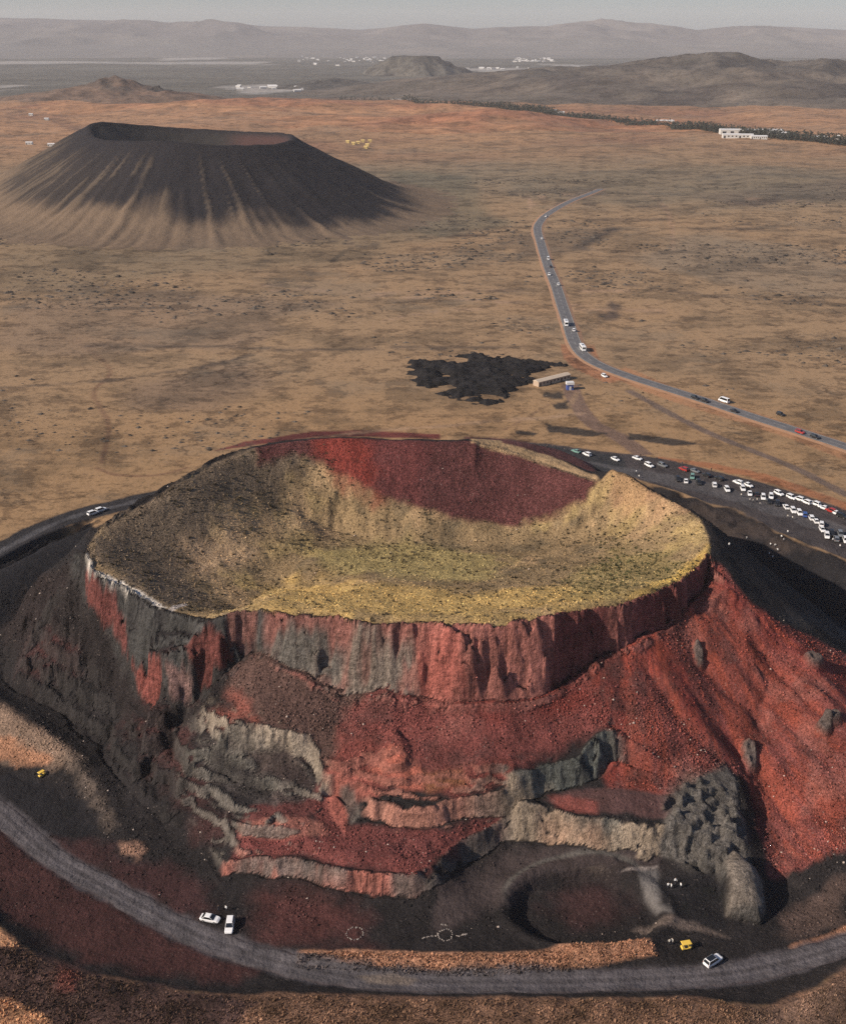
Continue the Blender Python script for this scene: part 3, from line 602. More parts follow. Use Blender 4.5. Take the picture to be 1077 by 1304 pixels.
# pale disturbed earth and tracks near the lava patch
def ptrack(px, half, col, op=.8, mm=None): paint(strip(dense([hit(*p) for p in px], 4), half), col, .8, .8, 5, op, world=True, mm=mm)
ptrack([(726,490),(735,515),(755,540),(785,555),(820,580)], 4.5, (.16,.105,.085), .85, (.3,.2,0))
ptrack([(735,500),(725,515),(700,535),(650,530)], 1.6, (.3,.2,.12), .5)
ptrack([(800,497),(850,525),(900,550),(960,575),(1020,600),(1077,630),(1140,660)], 2.4, (.12,.09,.08), .85, (.2,.2,0))
ptrack([(640,548),(665,535),(690,520),(706,512)], .7, (.18,.11,.07), .8)
ptrack([(780,470),(850,500),(930,525),(1010,550),(1077,575),(1150,600)], 9, (.38,.18,.095), .6)
ptrack([(735,440),(745,462),(790,485)], 10, (.38,.16,.085), .7)
for a in ([(130,590),(138,540),(120,500),(140,470),(95,430)], [(120,595),(150,605),(200,605),(240,595)]):
    ptrack(a, 1.2, (.17,.095,.06), .7)
ptrack([(420,335),(450,315),(500,308),(560,300),(620,300)], 2.5, (.09,.06,.045), .9)
ptrack([(0,138),(40,148),(80,158),(100,165)], 9, (.16,.09,.065), .8)
ptrack([(820,245),(845,262),(855,290),(857,320)], 2.2, (.34,.22,.14), .8)
paint([hit(*p) for p in [(735,243),(770,238),(772,248),(748,254),(720,262),(700,272),(695,266),(722,254)]], (.21,.15,.12), 3, 5, 20, .8, world=True)
# darker flows and swales of the plain (old lava just under the turf)
def swale(px, col, op=.6, soft=14, wob=22, ws=60): paint(px, col, soft, wob, ws, op)
swale([(640,300),(760,290),(790,290),(730,320),(660,330)], (.09,.07,.055), .55)
swale([(710,322),(780,288),(792,292),(745,318)], (.06,.05,.045), .8, 5, 10, 25)
swale([(760,412),(778,384),(792,394),(786,408)], (.07,.055,.05), .85, 3, 6, 15)
swale([(880,250),(960,240),(1077,226),(1077,250),(960,262)], (.10,.075,.065), .7)
swale([(650,225),(900,210),(1077,215),(1077,250),(800,262),(640,250)], (.17,.14,.10), .55)
swale([(800,330),(900,300),(1077,320),(1077,380),(900,360)], (.20,.165,.125), .5)
swale([(500,215),(600,225),(640,290),(560,300),(480,270)], (.13,.12,.085), .6)
swale([(0,300),(200,290),(420,280),(520,270),(560,300),(420,345),(200,350),(0,370)], (.17,.135,.09), .55, 25, 40, 120)
swale([(0,385),(200,370),(420,390),(300,440),(60,450),(0,430)], (.19,.14,.105), .5, 15, 30)
swale([(150,490),(300,470),(340,490),(250,530),(160,520)], (.16,.115,.09), .5)
# dry runnels and old wheel tracks wandering over the plain
for _k in range(26):
    _x, _y = random.uniform(-420, 420), random.uniform(520, 1350); _a = random.uniform(-.5, .5) + (math.pi if random.random() < .5 else 0); _p = []
    for _i in range(random.randint(7, 16)):
        _p.append((_x, _y)); _a += random.uniform(-.35, .35); _x += 24 * math.cos(_a); _y += 16 * math.sin(_a)
    paint(strip(_p, random.uniform(1.2, 2.6) * (1 + (_y - 500) / 900)), random.choice([(.085,.065,.052), (.10,.075,.058), (.36,.24,.16)]), 1.5, 2.5, 12, random.uniform(.45, .8), world=True)
# salt flats and pale fields of the far valley
for q in ([(-200,79),(90,78),(180,79),(340,79),(340,82),(180,82),(90,81),(-200,83)], [(-100,58),(20,56),(60,58),(0,62),(-100,62)], [(60,63),(120,62),(140,66),(80,68)], [(200,74),(290,72),(290,75),(210,77)],
          [(540,88),(650,86),(740,90),(650,92)], [(690,82),(800,84),(800,87),(690,85)], [(290,112),(330,108),(350,116),(320,119)], [(370,110),(398,108),(400,112),(372,114)], [(455,126),(520,124),(530,128),(470,129)], [(0,110),(20,107),(26,113),(0,116)],
          [(915,58),(950,60),(945,63),(920,61)]):
    paint([P(a, b, PZ) for a, b in q], (.42,.40,.38), 20, 150, 160, .7, world=True)
# black lava patch beside the road
LAVA = [(516,462),(540,452),(570,454),(600,449),(625,452),(650,455),(668,462),(690,464),(706,466),(690,474),(680,482),(660,490),(645,500),(640,512),(618,514),(595,510),(570,500),(545,488),(520,476)]
LAVAW = [hit(*p) for p in LAVA]
for q in ([(695,540),(740,545),(770,552),(745,556),(700,550)], [(655,548),(685,552),(680,556),(655,553)], [(700,515),(722,512),(725,520),(708,522)], [(690,498),(720,502),(715,508),(690,506)], [(800,552),(870,560),(900,566),(860,568),(800,560)]):
    paint([P(a, b, PZ) for a, b in q], (.03,.028,.028), .8, 2.5, 8, .9, world=True)
_bk = np.zeros((NY, NX)); _sl, _m = mask([P(*b) for b in BANK] + [(220, 100), (-220, 100)], 1, 1, world=True); _bk[_sl] = _m
C *= 1 + (_bk * np.clip(1.1 * fbm(VX, VY * .8, 5, 5, 2101, .65), -.65, 1.1))[..., None]
# colour noise at terrain scale
n1 = fbm(VX, VY, 6, 4, 2001)[..., None]; n2 = fbm(VX, VY, 2.0, 3, 2011)[..., None]
qz = (1 - M[..., :1])
C *= 1 + qz * (0.30 * n1 + 0.22 * n2)
C = np.clip(C, 0.012, 0.9)

# ------------------------------------------------------------------ materials
def new_mat(name):
    m = bpy.data.materials.new(name); m.use_nodes = True; nt = m.node_tree; b = nt.nodes['Principled BSDF']
    return m, nt, b
def node(nt, t, **kw):
    n = nt.nodes.new(t)
    for k, v in kw.items(): setattr(n, k, v)
    return n
def mathn(nt, op, a, b=None):
    n = node(nt, 'ShaderNodeMath', operation=op)
    for i, v in enumerate((a, b)):
        if v is None: continue
        if isinstance(v, (int, float)): n.inputs[i].default_value = v
        else: nt.links.new(v, n.inputs[i])
    return n.outputs[0]
def noise(nt, vec, scale, detail=4, rough=.55):
    n = node(nt, 'ShaderNodeTexNoise'); n.inputs['Scale'].default_value = scale; n.inputs['Detail'].default_value = detail; n.inputs['Roughness'].default_value = rough
    nt.links.new(vec, n.inputs['Vector']); return n.outputs['Fac']
def mrange(nt, v, a, b, c, d):
    n = node(nt, 'ShaderNodeMapRange'); nt.links.new(v, n.inputs[0])
    for i, k in enumerate((a, b, c, d)): n.inputs[i + 1].default_value = k
    return n.outputs[0]
def mixc(nt, f, a, b, mode='MIX'):
    n = node(nt, 'ShaderNodeMix', data_type='RGBA', blend_type=mode)
    for s, v in ((n.inputs[0], f), (n.inputs[6], a), (n.inputs[7], b)):
        if isinstance(v, (int, float)): s.default_value = v
        elif isinstance(v, tuple): s.default_value = (*v, 1)
        else: nt.links.new(v, s)
    return n.outputs[2]
def scalevec(nt, vec, s):
    n = node(nt, 'ShaderNodeVectorMath', operation='MULTIPLY'); nt.links.new(vec, n.inputs[0]); n.inputs[1].default_value = s; return n.outputs[0]

def terrain_material(name='terrain_soil'):
    m, nt, b = new_mat(name)
    pos = node(nt, 'ShaderNodeNewGeometry').outputs['Position']
    col = node(nt, 'ShaderNodeAttribute', attribute_name='soil').outputs['Color']
    ma = node(nt, 'ShaderNodeSeparateColor'); nt.links.new(node(nt, 'ShaderNodeAttribute', attribute_name='ground_mix').outputs['Color'], ma.inputs[0])
    pl, sp, rk = ma.outputs[0], ma.outputs[1], ma.outputs[2]
    # plain: turf and bare ground in patches, streaked
    pv = scalevec(nt, pos, (.9, 1.0, 0.0))
    n1 = noise(nt, pv, 1 / 70, 12, .74); n2 = noise(nt, pv, 1 / 18, 11, .76); n3 = noise(nt, pv, 1 / 260, 6, .6)
    dark = mrange(nt, n1, .49, .57, 0, 1); dark2 = mrange(nt, n2, .51, .565, 0, 1); lite = mrange(nt, n3, .45, .62, 0, 1)
    pc = mixc(nt, mathn(nt, 'MULTIPLY', dark, .72), col, mixc(nt, 1.0, col, (.50, .52, .55), 'MULTIPLY'))
    pc = mixc(nt, mathn(nt, 'MULTIPLY', dark2, .7), pc, mixc(nt, 1.0, pc, (.42, .42, .44), 'MULTIPLY'))
    pc = mixc(nt, mathn(nt, 'MULTIPLY', lite, .35), pc, mixc(nt, 1.0, pc, (1.25, 1.12, 1.0), 'MULTIPLY'))
    n4 = noise(nt, pv, 1 / 3.5, 6, .75)
    pc = mixc(nt, mathn(nt, 'MULTIPLY', mrange(nt, n4, .54, .60, 0, 1), .55), pc, mixc(nt, 1.0, pc, (.38, .40, .38), 'MULTIPLY'))
    rg = noise(nt, pv, 1 / 95, 8, .6); rl = mathn(nt, 'ABSOLUTE', mathn(nt, 'SUBTRACT', rg, .5)); crk = mathn(nt, 'MULTIPLY', mrange(nt, rl, .0, .012, 1, 0), mrange(nt, noise(nt, pv, 1 / 60, 3), .45, .6, 0, .8))
    pc = mixc(nt, crk, pc, mixc(nt, 1.0, pc, (.28, .27, .28), 'MULTIPLY'))
    gr = noise(nt, pv, 1 / 120, 10, .75); pc = mixc(nt, mathn(nt, 'MULTIPLY', mrange(nt, gr, .52, .60, 0, 1), .45), pc, mixc(nt, .55, pc, (.15, .135, .11)))
    # gravel: stones lighter and darker than their bed
    g1 = noise(nt, pos, 1.8, 4, .75); g2 = noise(nt, pos, 3.6, 2, .6)
    gm = mathn(nt, 'ADD', mrange(nt, g1, .32, .68, .45, 1.55), mrange(nt, g2, .3, .7, -.35, .35))
    gcol = mixc(nt, 1.0, col, node_rgb(nt, gm), 'MULTIPLY')
    vor = node(nt, 'ShaderNodeTexVoronoi'); vor.inputs['Scale'].default_value = .9; nt.links.new(pos, vor.inputs['Vector'])
    spk = mathn(nt, 'MULTIPLY', mrange(nt, vor.outputs['Distance'], .10, .22, 1, 0), mrange(nt, noise(nt, pos, .25, 3), .45, .62, 0, 1))
    gcol = mixc(nt, mathn(nt, 'MULTIPLY', spk, .5), gcol, mixc(nt, .5, gcol, (.45, .36, .31)))
    gc = mixc(nt, sp, col, gcol)
    # rock faces: upright stains and faint beds
    sv_ = scalevec(nt, pos, (.55, .55, .10)); bv = scalevec(nt, pos, (.05, .05, .8))
    s1 = noise(nt, sv_, 1.6, 6, .65); s2 = noise(nt, bv, 1.0, 5, .6); s3 = noise(nt, pos, .9, 6, .7)
    rm = mathn(nt, 'ADD', mathn(nt, 'ADD', mrange(nt, s1, .3, .7, .45, 1.3), mrange(nt, s2, .3, .7, -.22, .22)), mrange(nt, s3, .3, .7, -.35, .4))
    rc = mixc(nt, 1.0, gc, node_rgb(nt, rm), 'MULTIPLY')
    cq = mixc(nt, rk, gc, rc)
    out = mixc(nt, pl, cq, pc)
    nt.links.new(out, b.inputs['Base Color']); b.inputs['Roughness'].default_value = .95; b.inputs['Specular IOR Level'].default_value = .12
    h = mathn(nt, 'ADD', mathn(nt, 'MULTIPLY', noise(nt, pos, .8, 6, .65), .9), mathn(nt, 'MULTIPLY', noise(nt, pos, .12, 4, .6), 2.0))
    h = mathn(nt, 'ADD', h, mathn(nt, 'MULTIPLY', mathn(nt, 'ADD', mathn(nt, 'MULTIPLY', s1, 1.6), mathn(nt, 'MULTIPLY', noise(nt, pos, .35, 8, .7), 3.5)), rk))
    bp = node(nt, 'ShaderNodeBump'); nt.links.new(mrange(nt, pl, 0, 1, .8, .25), bp.inputs['Strength']); bp.inputs['Distance'].default_value = .9
    nt.links.new(h, bp.inputs['Height']); nt.links.new(bp.outputs[0], b.inputs['Normal'])
    return m
def node_rgb(nt, v):
    n = node(nt, 'ShaderNodeCombineColor')
    for i in range(3): nt.links.new(v, n.inputs[i])
    return n.outputs[0]
MAT = {'terrain': terrain_material()}
def simple(name, col, rough=.6, metal=0, var=.12, scale=3.0, spec=.4):
    m, nt, b = new_mat(name); tc = node(nt, 'ShaderNodeTexCoord').outputs['Object']
    f = noise(nt, tc, scale, 4); c = mixc(nt, f, tuple(max(0, k * (1 - var)) for k in col), tuple(min(1, k * (1 + var)) for k in col))
    nt.links.new(c, b.inputs['Base Color']); b.inputs['Roughness'].default_value = rough; b.inputs['Metallic'].default_value = metal; b.inputs['Specular IOR Level'].default_value = spec
    MAT[name] = m; return m

# ------------------------------------------------------------------ cut the sheet into ground, cone, roads, lot
def mesh_from(verts, quads, name, smooth=True):
    me = bpy.data.meshes.new(name); n = len(verts); q = len(quads)
    me.vertices.add(n); me.vertices.foreach_set('co', np.asarray(verts, np.float32).ravel())
    me.loops.add(q * 4); me.loops.foreach_set('vertex_index', np.asarray(quads, np.int32).ravel())
    me.polygons.add(q); me.polygons.foreach_set('loop_start', np.arange(0, q * 4, 4, dtype=np.int32)); me.polygons.foreach_set('loop_total', np.full(q, 4, np.int32))
    me.polygons.foreach_set('use_smooth', np.full(q, smooth, bool))
    me.update(calc_edges=True); return me
def set_col(me, name, arr):
    a = me.color_attributes.new(name, 'FLOAT_COLOR', 'POINT'); d = np.ones((len(arr), 4), np.float32); d[:, :3] = arr; a.data.foreach_set('color', d.ravel())
def add_obj(name, me, mat=None, parent=None):
    o = bpy.data.objects.new(name, me); COL.objects.link(o)
    if mat and not me.materials: me.materials.append(mat)
    if parent: o.parent = parent
    return o
fx = (VX[:-1, :-1] + VX[1:, 1:]) / 2; fy = (VY[:-1, :-1] + VY[1:, 1:]) / 2
cls = np.zeros(fx.shape, np.int8)
def classify(pts, k, wob=0.0):
    sl = crop(pts, 3 + wob); sl = (slice(sl[0].start, min(sl[0].stop, NY - 1)), slice(sl[1].start, min(sl[1].stop, NX - 1)))
    d = poly_sd(pts, fx[sl], fy[sl]) + wob * fbm(fx[sl], fy[sl], 4, 3, 3000 + k); c = cls[sl]; c[d > 0] = k
CONE = [hit(*p) for p in [(297,1120),(335,1121),(385,1119),(420,1132),(460,1145),(532,1146),(562,1129),(604,1104),(642,1081),(702,1078),(787,1083),(840,1088),(900,1112),(925,1170),(972,1180),(1000,1172)]] + [(128, 232), (150, 262), (140, 318)] + [(82, 330), (85, 375)] + toe[::-1] + [(-112, 345), (-128, 318)] + [hit(*p) for p in [(0,812),(0,856),(60,888),(120,928),(170,982),(212,1038),(262,1088)]]
classify(CONE, 1); classify(strip(RINGL, 4), 3, .6); classify(LOTW, 4, .6)
VALL = np.stack([VX, VY, VZ], -1).reshape(-1, 3); CALL = C.reshape(-1, 3); MALL = M.reshape(-1, 3)
idx = np.arange(NY * NX).reshape(NY, NX)
QUADS = np.stack([idx[:-1, :-1], idx[:-1, 1:], idx[1:, 1:], idx[1:, :-1]], -1).reshape(-1, 4)
for k, (nm, lab, cat) in enumerate([('ground', 'wide dry brown steppe plain with dark cinder diggings round the cone', 'ground'),
        ('quarried_volcano', 'quarried red cinder cone with a grassy crater and terraced cliffs', 'volcano'),
        ('dirt_road', 'grey dirt road curving past the foot of the quarry', 'road'),
        ('ring_track', 'narrow grey track running round behind the red cone', 'track'),
        ('parking_lot', 'dark gravel parking strip above the black cinder pit', 'parking lot')]):
    qs = QUADS[(cls == k).ravel()]
    if not len(qs): continue
    u, inv = np.unique(qs, return_inverse=True)
    me = mesh_from(VALL[u], inv.reshape(-1, 4), nm); set_col(me, 'soil', CALL[u]); set_col(me, 'ground_mix', MALL[u])
    tag(add_obj(nm, me, MAT['terrain']), lab, cat, kind='structure')
# ------------------------------------------------------------------ hills and far mountains (each its own piece of terrain)
def hill_patch(name, label, cat, x0, x1, y0, y1, nx_, ny_, fn, sink=1.5):
    hx = np.linspace(x0, x1, nx_); hy = np.linspace(y0, y1, ny_); X, Y = np.meshgrid(hx, hy)
    h, col, mm = fn(X, Y); e = np.minimum.reduce([(X - x0) / (x1 - x0), (x1 - X) / (x1 - x0), (Y - y0) / (y1 - y0), (y1 - Y) / (y1 - y0)])
    Z = height(X, Y) + h - sink - 12 * (1 - sstep(0, .05, e))
    idx = np.arange(X.size).reshape(X.shape); q = np.stack([idx[:-1, :-1], idx[:-1, 1:], idx[1:, 1:], idx[1:, :-1]], -1).reshape(-1, 4)
    me = mesh_from(np.stack([X, Y, Z], -1).reshape(-1, 3), q, name); set_col(me, 'soil', np.clip(col, .01, .9).reshape(-1, 3)); set_col(me, 'ground_mix', mm.reshape(-1, 3))
    return tag(add_obj(name, me, MAT['terrain']), label, cat, kind='structure'), (hx, hy, Z)
def lerpc(a, b, m): return np.asarray(a) * (1 - m[..., None]) + np.asarray(b) * m[..., None]

VCX, VCY = -256.0, 1285.0
def dark_volcano(X, Y):
    dx, dy = X - VCX, Y - VCY; r = np.hypot(dx, dy); th = np.arctan2(dy, dx)
    r = r * (1 + .05 * np.sin(th * 2 + .6)) + 5 * fbm(X, Y, 60, 3, 4001)
    hr = 67 + 13 * np.exp(-((np.abs(np.angle(np.exp(1j * (th - math.radians(168)))))) / .75) ** 2) + 6 * np.exp(-((np.angle(np.exp(1j * (th - math.radians(-95))))) / .6) ** 2) + 3 * np.exp(-((np.angle(np.exp(1j * (th - math.radians(20))))) / .5) ** 2)
    RR = 116.0; s = 18.0; sl = .51
    flank = sl * s * np.log1p(np.exp(np.clip((RR + hr / sl - r) / s, -30, 30)))
    flank = np.minimum(flank, hr + 1.5)
    bowl = hr - 40 * (1 - np.clip(r / RR, 0, 1) ** 2) ** 1.1
    w = sstep(RR - 8, RR + 8, r); h = bowl * (1 - w) + flank * w
    ang = th * 60 + 1.2 * fbm(X, Y, 60, 3, 4011)
    st = fbm(ang * 1.0, r / 140, 2.0, 3, 4021); st2 = fbm(ang, r / 60, .8, 2, 4023)
    onf = sstep(RR, RR + 40, r) * (1 - sstep(250, 340, r))
    h = h + onf * (st * 1.5 + st2 * .8) + .8 * fbm(X, Y, 12, 3, 4031) * sstep(0, 5, h)
    black = np.array((.020, .0185, .022)); brown = np.array((.088, .068, .052)); soil = np.array((.225, .160, .105)); olive = np.array((.165, .118, .082))
    col = np.broadcast_to(black, X.shape + (3,)).copy()
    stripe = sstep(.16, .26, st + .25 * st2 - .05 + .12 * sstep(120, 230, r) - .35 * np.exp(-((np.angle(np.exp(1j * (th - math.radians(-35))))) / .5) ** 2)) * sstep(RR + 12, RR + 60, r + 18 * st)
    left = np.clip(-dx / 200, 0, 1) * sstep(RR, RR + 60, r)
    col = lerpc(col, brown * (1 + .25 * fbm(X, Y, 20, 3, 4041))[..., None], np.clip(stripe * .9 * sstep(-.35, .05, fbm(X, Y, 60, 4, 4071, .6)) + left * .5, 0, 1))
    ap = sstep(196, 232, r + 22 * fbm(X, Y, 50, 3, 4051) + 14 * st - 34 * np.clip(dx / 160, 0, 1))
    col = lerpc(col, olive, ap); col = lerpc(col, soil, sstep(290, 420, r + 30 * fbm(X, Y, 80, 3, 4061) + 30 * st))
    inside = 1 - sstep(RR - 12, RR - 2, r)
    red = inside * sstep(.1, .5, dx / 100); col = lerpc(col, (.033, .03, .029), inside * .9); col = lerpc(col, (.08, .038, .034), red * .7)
    mm = np.zeros(X.shape + (3,)); mm[..., 1] = .4; mm[..., 0] = sstep(240, 330, r) * .8
    return h * (1 - sstep(420, 560, r)), col, mm
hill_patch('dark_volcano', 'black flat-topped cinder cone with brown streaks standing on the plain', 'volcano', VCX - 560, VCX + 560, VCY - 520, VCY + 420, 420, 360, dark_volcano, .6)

def mound(cx, cy, rx, ry, hgt, seed, cols, rough=.35, sharp=1.2, rot=0.0, ridge=0.3, flat=None):
    def fn(X, Y):
        ca, sa = math.cos(rot), math.sin(rot); u = ((X - cx) * ca + (Y - cy) * sa) / rx; v = (-(X - cx) * sa + (Y - cy) * ca) / ry
        sc = max(rx, ry); q = np.hypot(u, v) + .22 * fbm(X, Y, sc * .45, 4, seed)
        h = hgt * np.clip(1 - q, 0, 1) ** sharp
        rd = 1 - np.abs(fbm(X, Y, sc * .28, 5, seed + 3)) * 2
        h = h * (1 + ridge * (rd - .4)) + hgt * rough * .3 * fbm(X, Y, sc * .12, 4, seed + 5) * np.clip(1 - q, 0, 1)
        if flat: h = np.minimum(h, hgt * flat * (1 + .06 * fbm(X, Y, sc * .3, 3, seed + 21)))
        a, b, c = cols; col = lerpc(np.broadcast_to(np.array(a, float), X.shape + (3,)), b, sstep(.35, .7, h / hgt + .35 * fbm(X, Y, sc * .2, 4, seed + 9)))
        col = lerpc(col, c, sstep(.05, .3, fbm(X, Y, sc * .3, 6, seed + 13, .65)) * .9); col = col * (1 + .5 * fbm(X, Y, sc * .08, 5, seed + 17, .65))[..., None]
        mm = np.zeros(X.shape + (3,)); mm[..., 0] = .9
        return h, col, mm
    return fn
def far_at(px, py, dist):
    r = ray(px, py); k = dist / math.hypot(r[0], r[1]); return r[0] * k, r[1] * k, CAMH + r[2] * k
def hill(name, label, px, py_crest, dist, rx, ry, seed, cols, nx_=160, ny_=120, **kw):
    x, y, z = far_at(px, py_crest, dist); hgt = max(10, z - float(height(x, y))) * kw.pop('over', .92)
    return hill_patch(name, label, 'hill', x - rx * 1.35, x + rx * 1.35, y - ry * 1.35, y + ry * 1.35, nx_, ny_, mound(x, y, rx, ry, hgt, seed, cols, **kw))
G1 = (.105,.098,.088)
hill('scoria_hill', 'low brown hill with a black quarried flank beyond the dark cone', 148, 103, 3350, 330, 260, 5001, ((.17,.115,.085),(.12,.088,.07),(.17,.11,.08)), sharp=1.25, over=1.15)
hill('scoria_hill', 'black rubble heap against the low brown hill', 200, 114, 3300, 110, 110, 5011, ((.035,.033,.035),(.03,.028,.03),(.05,.045,.043)), sharp=.9, ridge=.15, over=1.25)
hill('flat_topped_hill', 'small dark flat-topped hill alone in the grey valley', 530, 71, 5700, 265, 250, 5021, ((.095,.09,.08),(.055,.053,.05),(.05,.047,.047)), sharp=.8, ridge=.1, over=1.5, flat=.66)
hill('low_hill', 'long low dark rise in the grey valley', 425, 99, 4300, 260, 200, 5031, ((.075,.072,.068),(.06,.058,.056),(.08,.075,.07)), sharp=.9)
hill('broad_hill', 'broad grey-brown hill behind the row of trees', 900, 72, 4100, 1300, 1050, 5041, ((.125,.105,.088),(.088,.078,.07),(.07,.06,.055)), 300, 240, sharp=1.1, ridge=.5, over=1.02)
hill('broad_hill', 'dark hill shoulder running off behind the broad hill', 1090, 92, 4600, 700, 600, 5051, ((.09,.078,.07),(.06,.054,.052),(.055,.05,.05)), 160, 120, ridge=.5)
hill('low_hill', 'small pointed knoll beyond the broad hill', 985, 79, 7000, 260, 240, 5061, (G1,(.08,.075,.07),(.09,.085,.08)))
hill('low_hill', 'round dark knoll near the white village', 768, 82, 7400, 170, 160, 5071, (G1,(.07,.065,.065),(.08,.075,.07)), 80, 80)
hill('tan_ridge', 'orange-brown ridge in front of the row of trees', 640, 150, 2450, 620, 330, 5081, ((.36,.19,.105),(.33,.155,.09),(.25,.13,.08)), 200, 140, over=1.3, ridge=.9)
hill('tan_ridge', 'orange-brown ridge behind the dark cone', 330, 128, 2950, 700, 330, 5091, ((.37,.20,.11),(.34,.165,.095),(.28,.14,.085)), 200, 140, over=1.2, ridge=.9)

def mountains(X, Y):
    kx = np.array([-900,-300,0,100,200,270,330,400,460,540,600,640,700,765,830,890,960,1077,1400,2000]); ky = np.array([24,21,19,22,25,22,28,32,35,28,33,31,30,21,28,36,29,34,30,28]) + 3
    yc = 15500.0
    crest = np.array([CAMH + ray(a, b)[2] * yc / ray(a, b)[1] for a, b in zip(kx, ky)]); cxs = np.array([ray(a, b)[0] * yc / ray(a, b)[1] for a, b in zip(kx, ky)])
    base = np.interp(X * yc / Y, cxs, crest) - PZ
    base = base + 26 * fbm(X, Y, 1100, 5, 6001) - 10
    t = (Y - 9200) / (yc - 9200) + .10 * fbm(X, Y, 2200, 4, 6011)
    up = sstep(.0, 1.0, t) ** 1.5; down = 1 - .4 * sstep(yc, yc + 2500, Y)
    rd = 1 - np.abs(fbm(X, Y, 1500, 5, 6021)) * 2
    h = base * up * (1 + .55 * (rd - .55) * sstep(0, .3, t) * (1 - sstep(.75, .98, t))) * down
    col = lerpc(np.broadcast_to(np.array((.145,.138,.132)), X.shape + (3,)), (.125,.114,.112), sstep(.2, .7, up + .3 * fbm(X, Y, 900, 4, 6031)))
    col = lerpc(col, (.20,.18,.165), sstep(.05, .35, fbm(X, Y, 700, 5, 6041, .65)) * .7)
    mm = np.zeros(X.shape + (3,)); mm[..., 0] = .5
    return np.maximum(h, 0), col, mm
hill_patch('mountains', 'hazy grey mountain range along the horizon', 'mountains', -9500, 9500, 8800, 18500, 520, 140, mountains, 3)

# ------------------------------------------------------------------ lava patch and the near dirt road
def lava(X, Y):
    sd_ = poly_sd(LAVAW, X, Y) + 15 * fbm(X * .6, Y, 17, 5, 1777, .66) + 3; holes = fbm(X * .55, Y, 22, 5, 1781, .65)
    k = np.minimum(sd_, (.09 - holes) * 40); h = np.clip(k * .4, -2, 2.0) + 1.5 * fbm(X, Y, 5, 4, 1783, .6) * sstep(-1, 3, k) + .35 * cell(X, Y, 3.0, 1785)[0] * sstep(-1, 3, k)
    col = np.broadcast_to(np.array((.017,.016,.017)), X.shape + (3,)) * (1 + .6 * fbm(X, Y, 4, 3, 1787))[..., None]; mm = np.zeros(X.shape + (3,)); mm[..., 1] = .3
    return h, col, mm
_l = np.array([q[:2] for q in LAVAW]); hill_patch('lava_field', 'patch of rough black lava on the brown plain', 'lava', _l[:,0].min()-25, _l[:,0].max()+25, _l[:,1].min()-35, _l[:,1].max()+35, 190, 150, lava, .1)
def dirt_road():
    pts = np.array([q[:2] for q in dense(ROADW, 1.0)]); t = np.gradient(pts, axis=0); t /= np.hypot(*t.T)[:, None]; n = np.stack([-t[:, 1], t[:, 0]], 1); off = np.linspace(-3.7, 3.7, 23)
    X = pts[:, 0:1] + n[:, 0:1] * off; Y = pts[:, 1:2] + n[:, 1:2] * off; rut = np.exp(-((np.abs(off) - 1.0) / .38) ** 2); Z = height(X, Y); Z = blur(Z, 2.5) - .02
    e = sstep(2.4, 3.6, np.abs(off)[None] + .8 * fbm(X, Y, 3.5, 3, 9001)); Z = Z - .32 * e - .05 * rut[None]
    col = np.array((.085,.077,.082)) * (1 + .35 * rut[None] * (.7 + .6 * fbm(X, Y, 6, 3, 9003)) + .35 * fbm(X, Y, 3.0, 4, 9005) - .2 * np.exp(-(off / .5) ** 2)[None])[..., None]
    col = lerpc(col, (.04,.028,.028), e)
    col = lerpc(col, (.17,.135,.11), sstep(0, 1, poly_sd([hit(*q) for q in [(458,1243),(500,1240),(530,1247),(520,1255),(470,1252)]], X, Y) + .6) * .7)
    idx = np.arange(X.size).reshape(X.shape); q = np.stack([idx[:-1, :-1], idx[1:, :-1], idx[1:, 1:], idx[:-1, 1:]], -1).reshape(-1, 4)
    me = mesh_from(np.stack([X, Y, Z], -1).reshape(-1, 3), q, 'dirt_road'); set_col(me, 'soil', np.clip(col, .01, .6).reshape(-1, 3)); mm = np.zeros((X.size, 3)); mm[:, 1] = .35; set_col(me, 'ground_mix', mm)
    tag(add_obj('dirt_road', me, MAT['terrain']), 'grey dirt road curving past the foot of the quarry', 'road', kind='structure')
dirt_road()

# ------------------------------------------------------------------ paved road
def asphalt():
    m, nt, b = new_mat('asphalt'); pos = node(nt, 'ShaderNodeNewGeometry').outputs['Position']
    f = noise(nt, pos, .25, 6); c = mixc(nt, mrange(nt, f, .3, .7, 0, 1), (.085,.083,.088), (.14,.135,.138)); nt.links.new(c, b.inputs['Base Color']); b.inputs['Roughness'].default_value = .85
    MAT['asphalt'] = m
asphalt(); simple('road_paint', (.42,.42,.38), .7, scale=.3); simple('shoulder_gravel', (.30,.17,.10), .95, var=.3, scale=.2)
RP = [(765,241),(750,247),(725,257),(700,271),(688,282),(684,293),(690,316),(698,341),(708,366),(716,391),(724,415),(731,436),(743,453),(766,467),(800,480),(850,496),(900,512),(950,529),(1000,545),(1040,558),(1077,570),(1160,600)]
RWORLD = dense([hit(*p) for p in RP], 6.0)
rp = np.array([(p[0], p[1]) for p in RWORLD]); rz = height(rp[:, 0], rp[:, 1])
for _ in range(6): rz[1:-1] = (rz[:-2] + rz[1:-1] + rz[2:]) / 3
rt = np.gradient(rp, axis=0); rt /= np.hypot(*rt.T)[:, None]; rn = np.stack([-rt[:, 1], rt[:, 0]], 1)
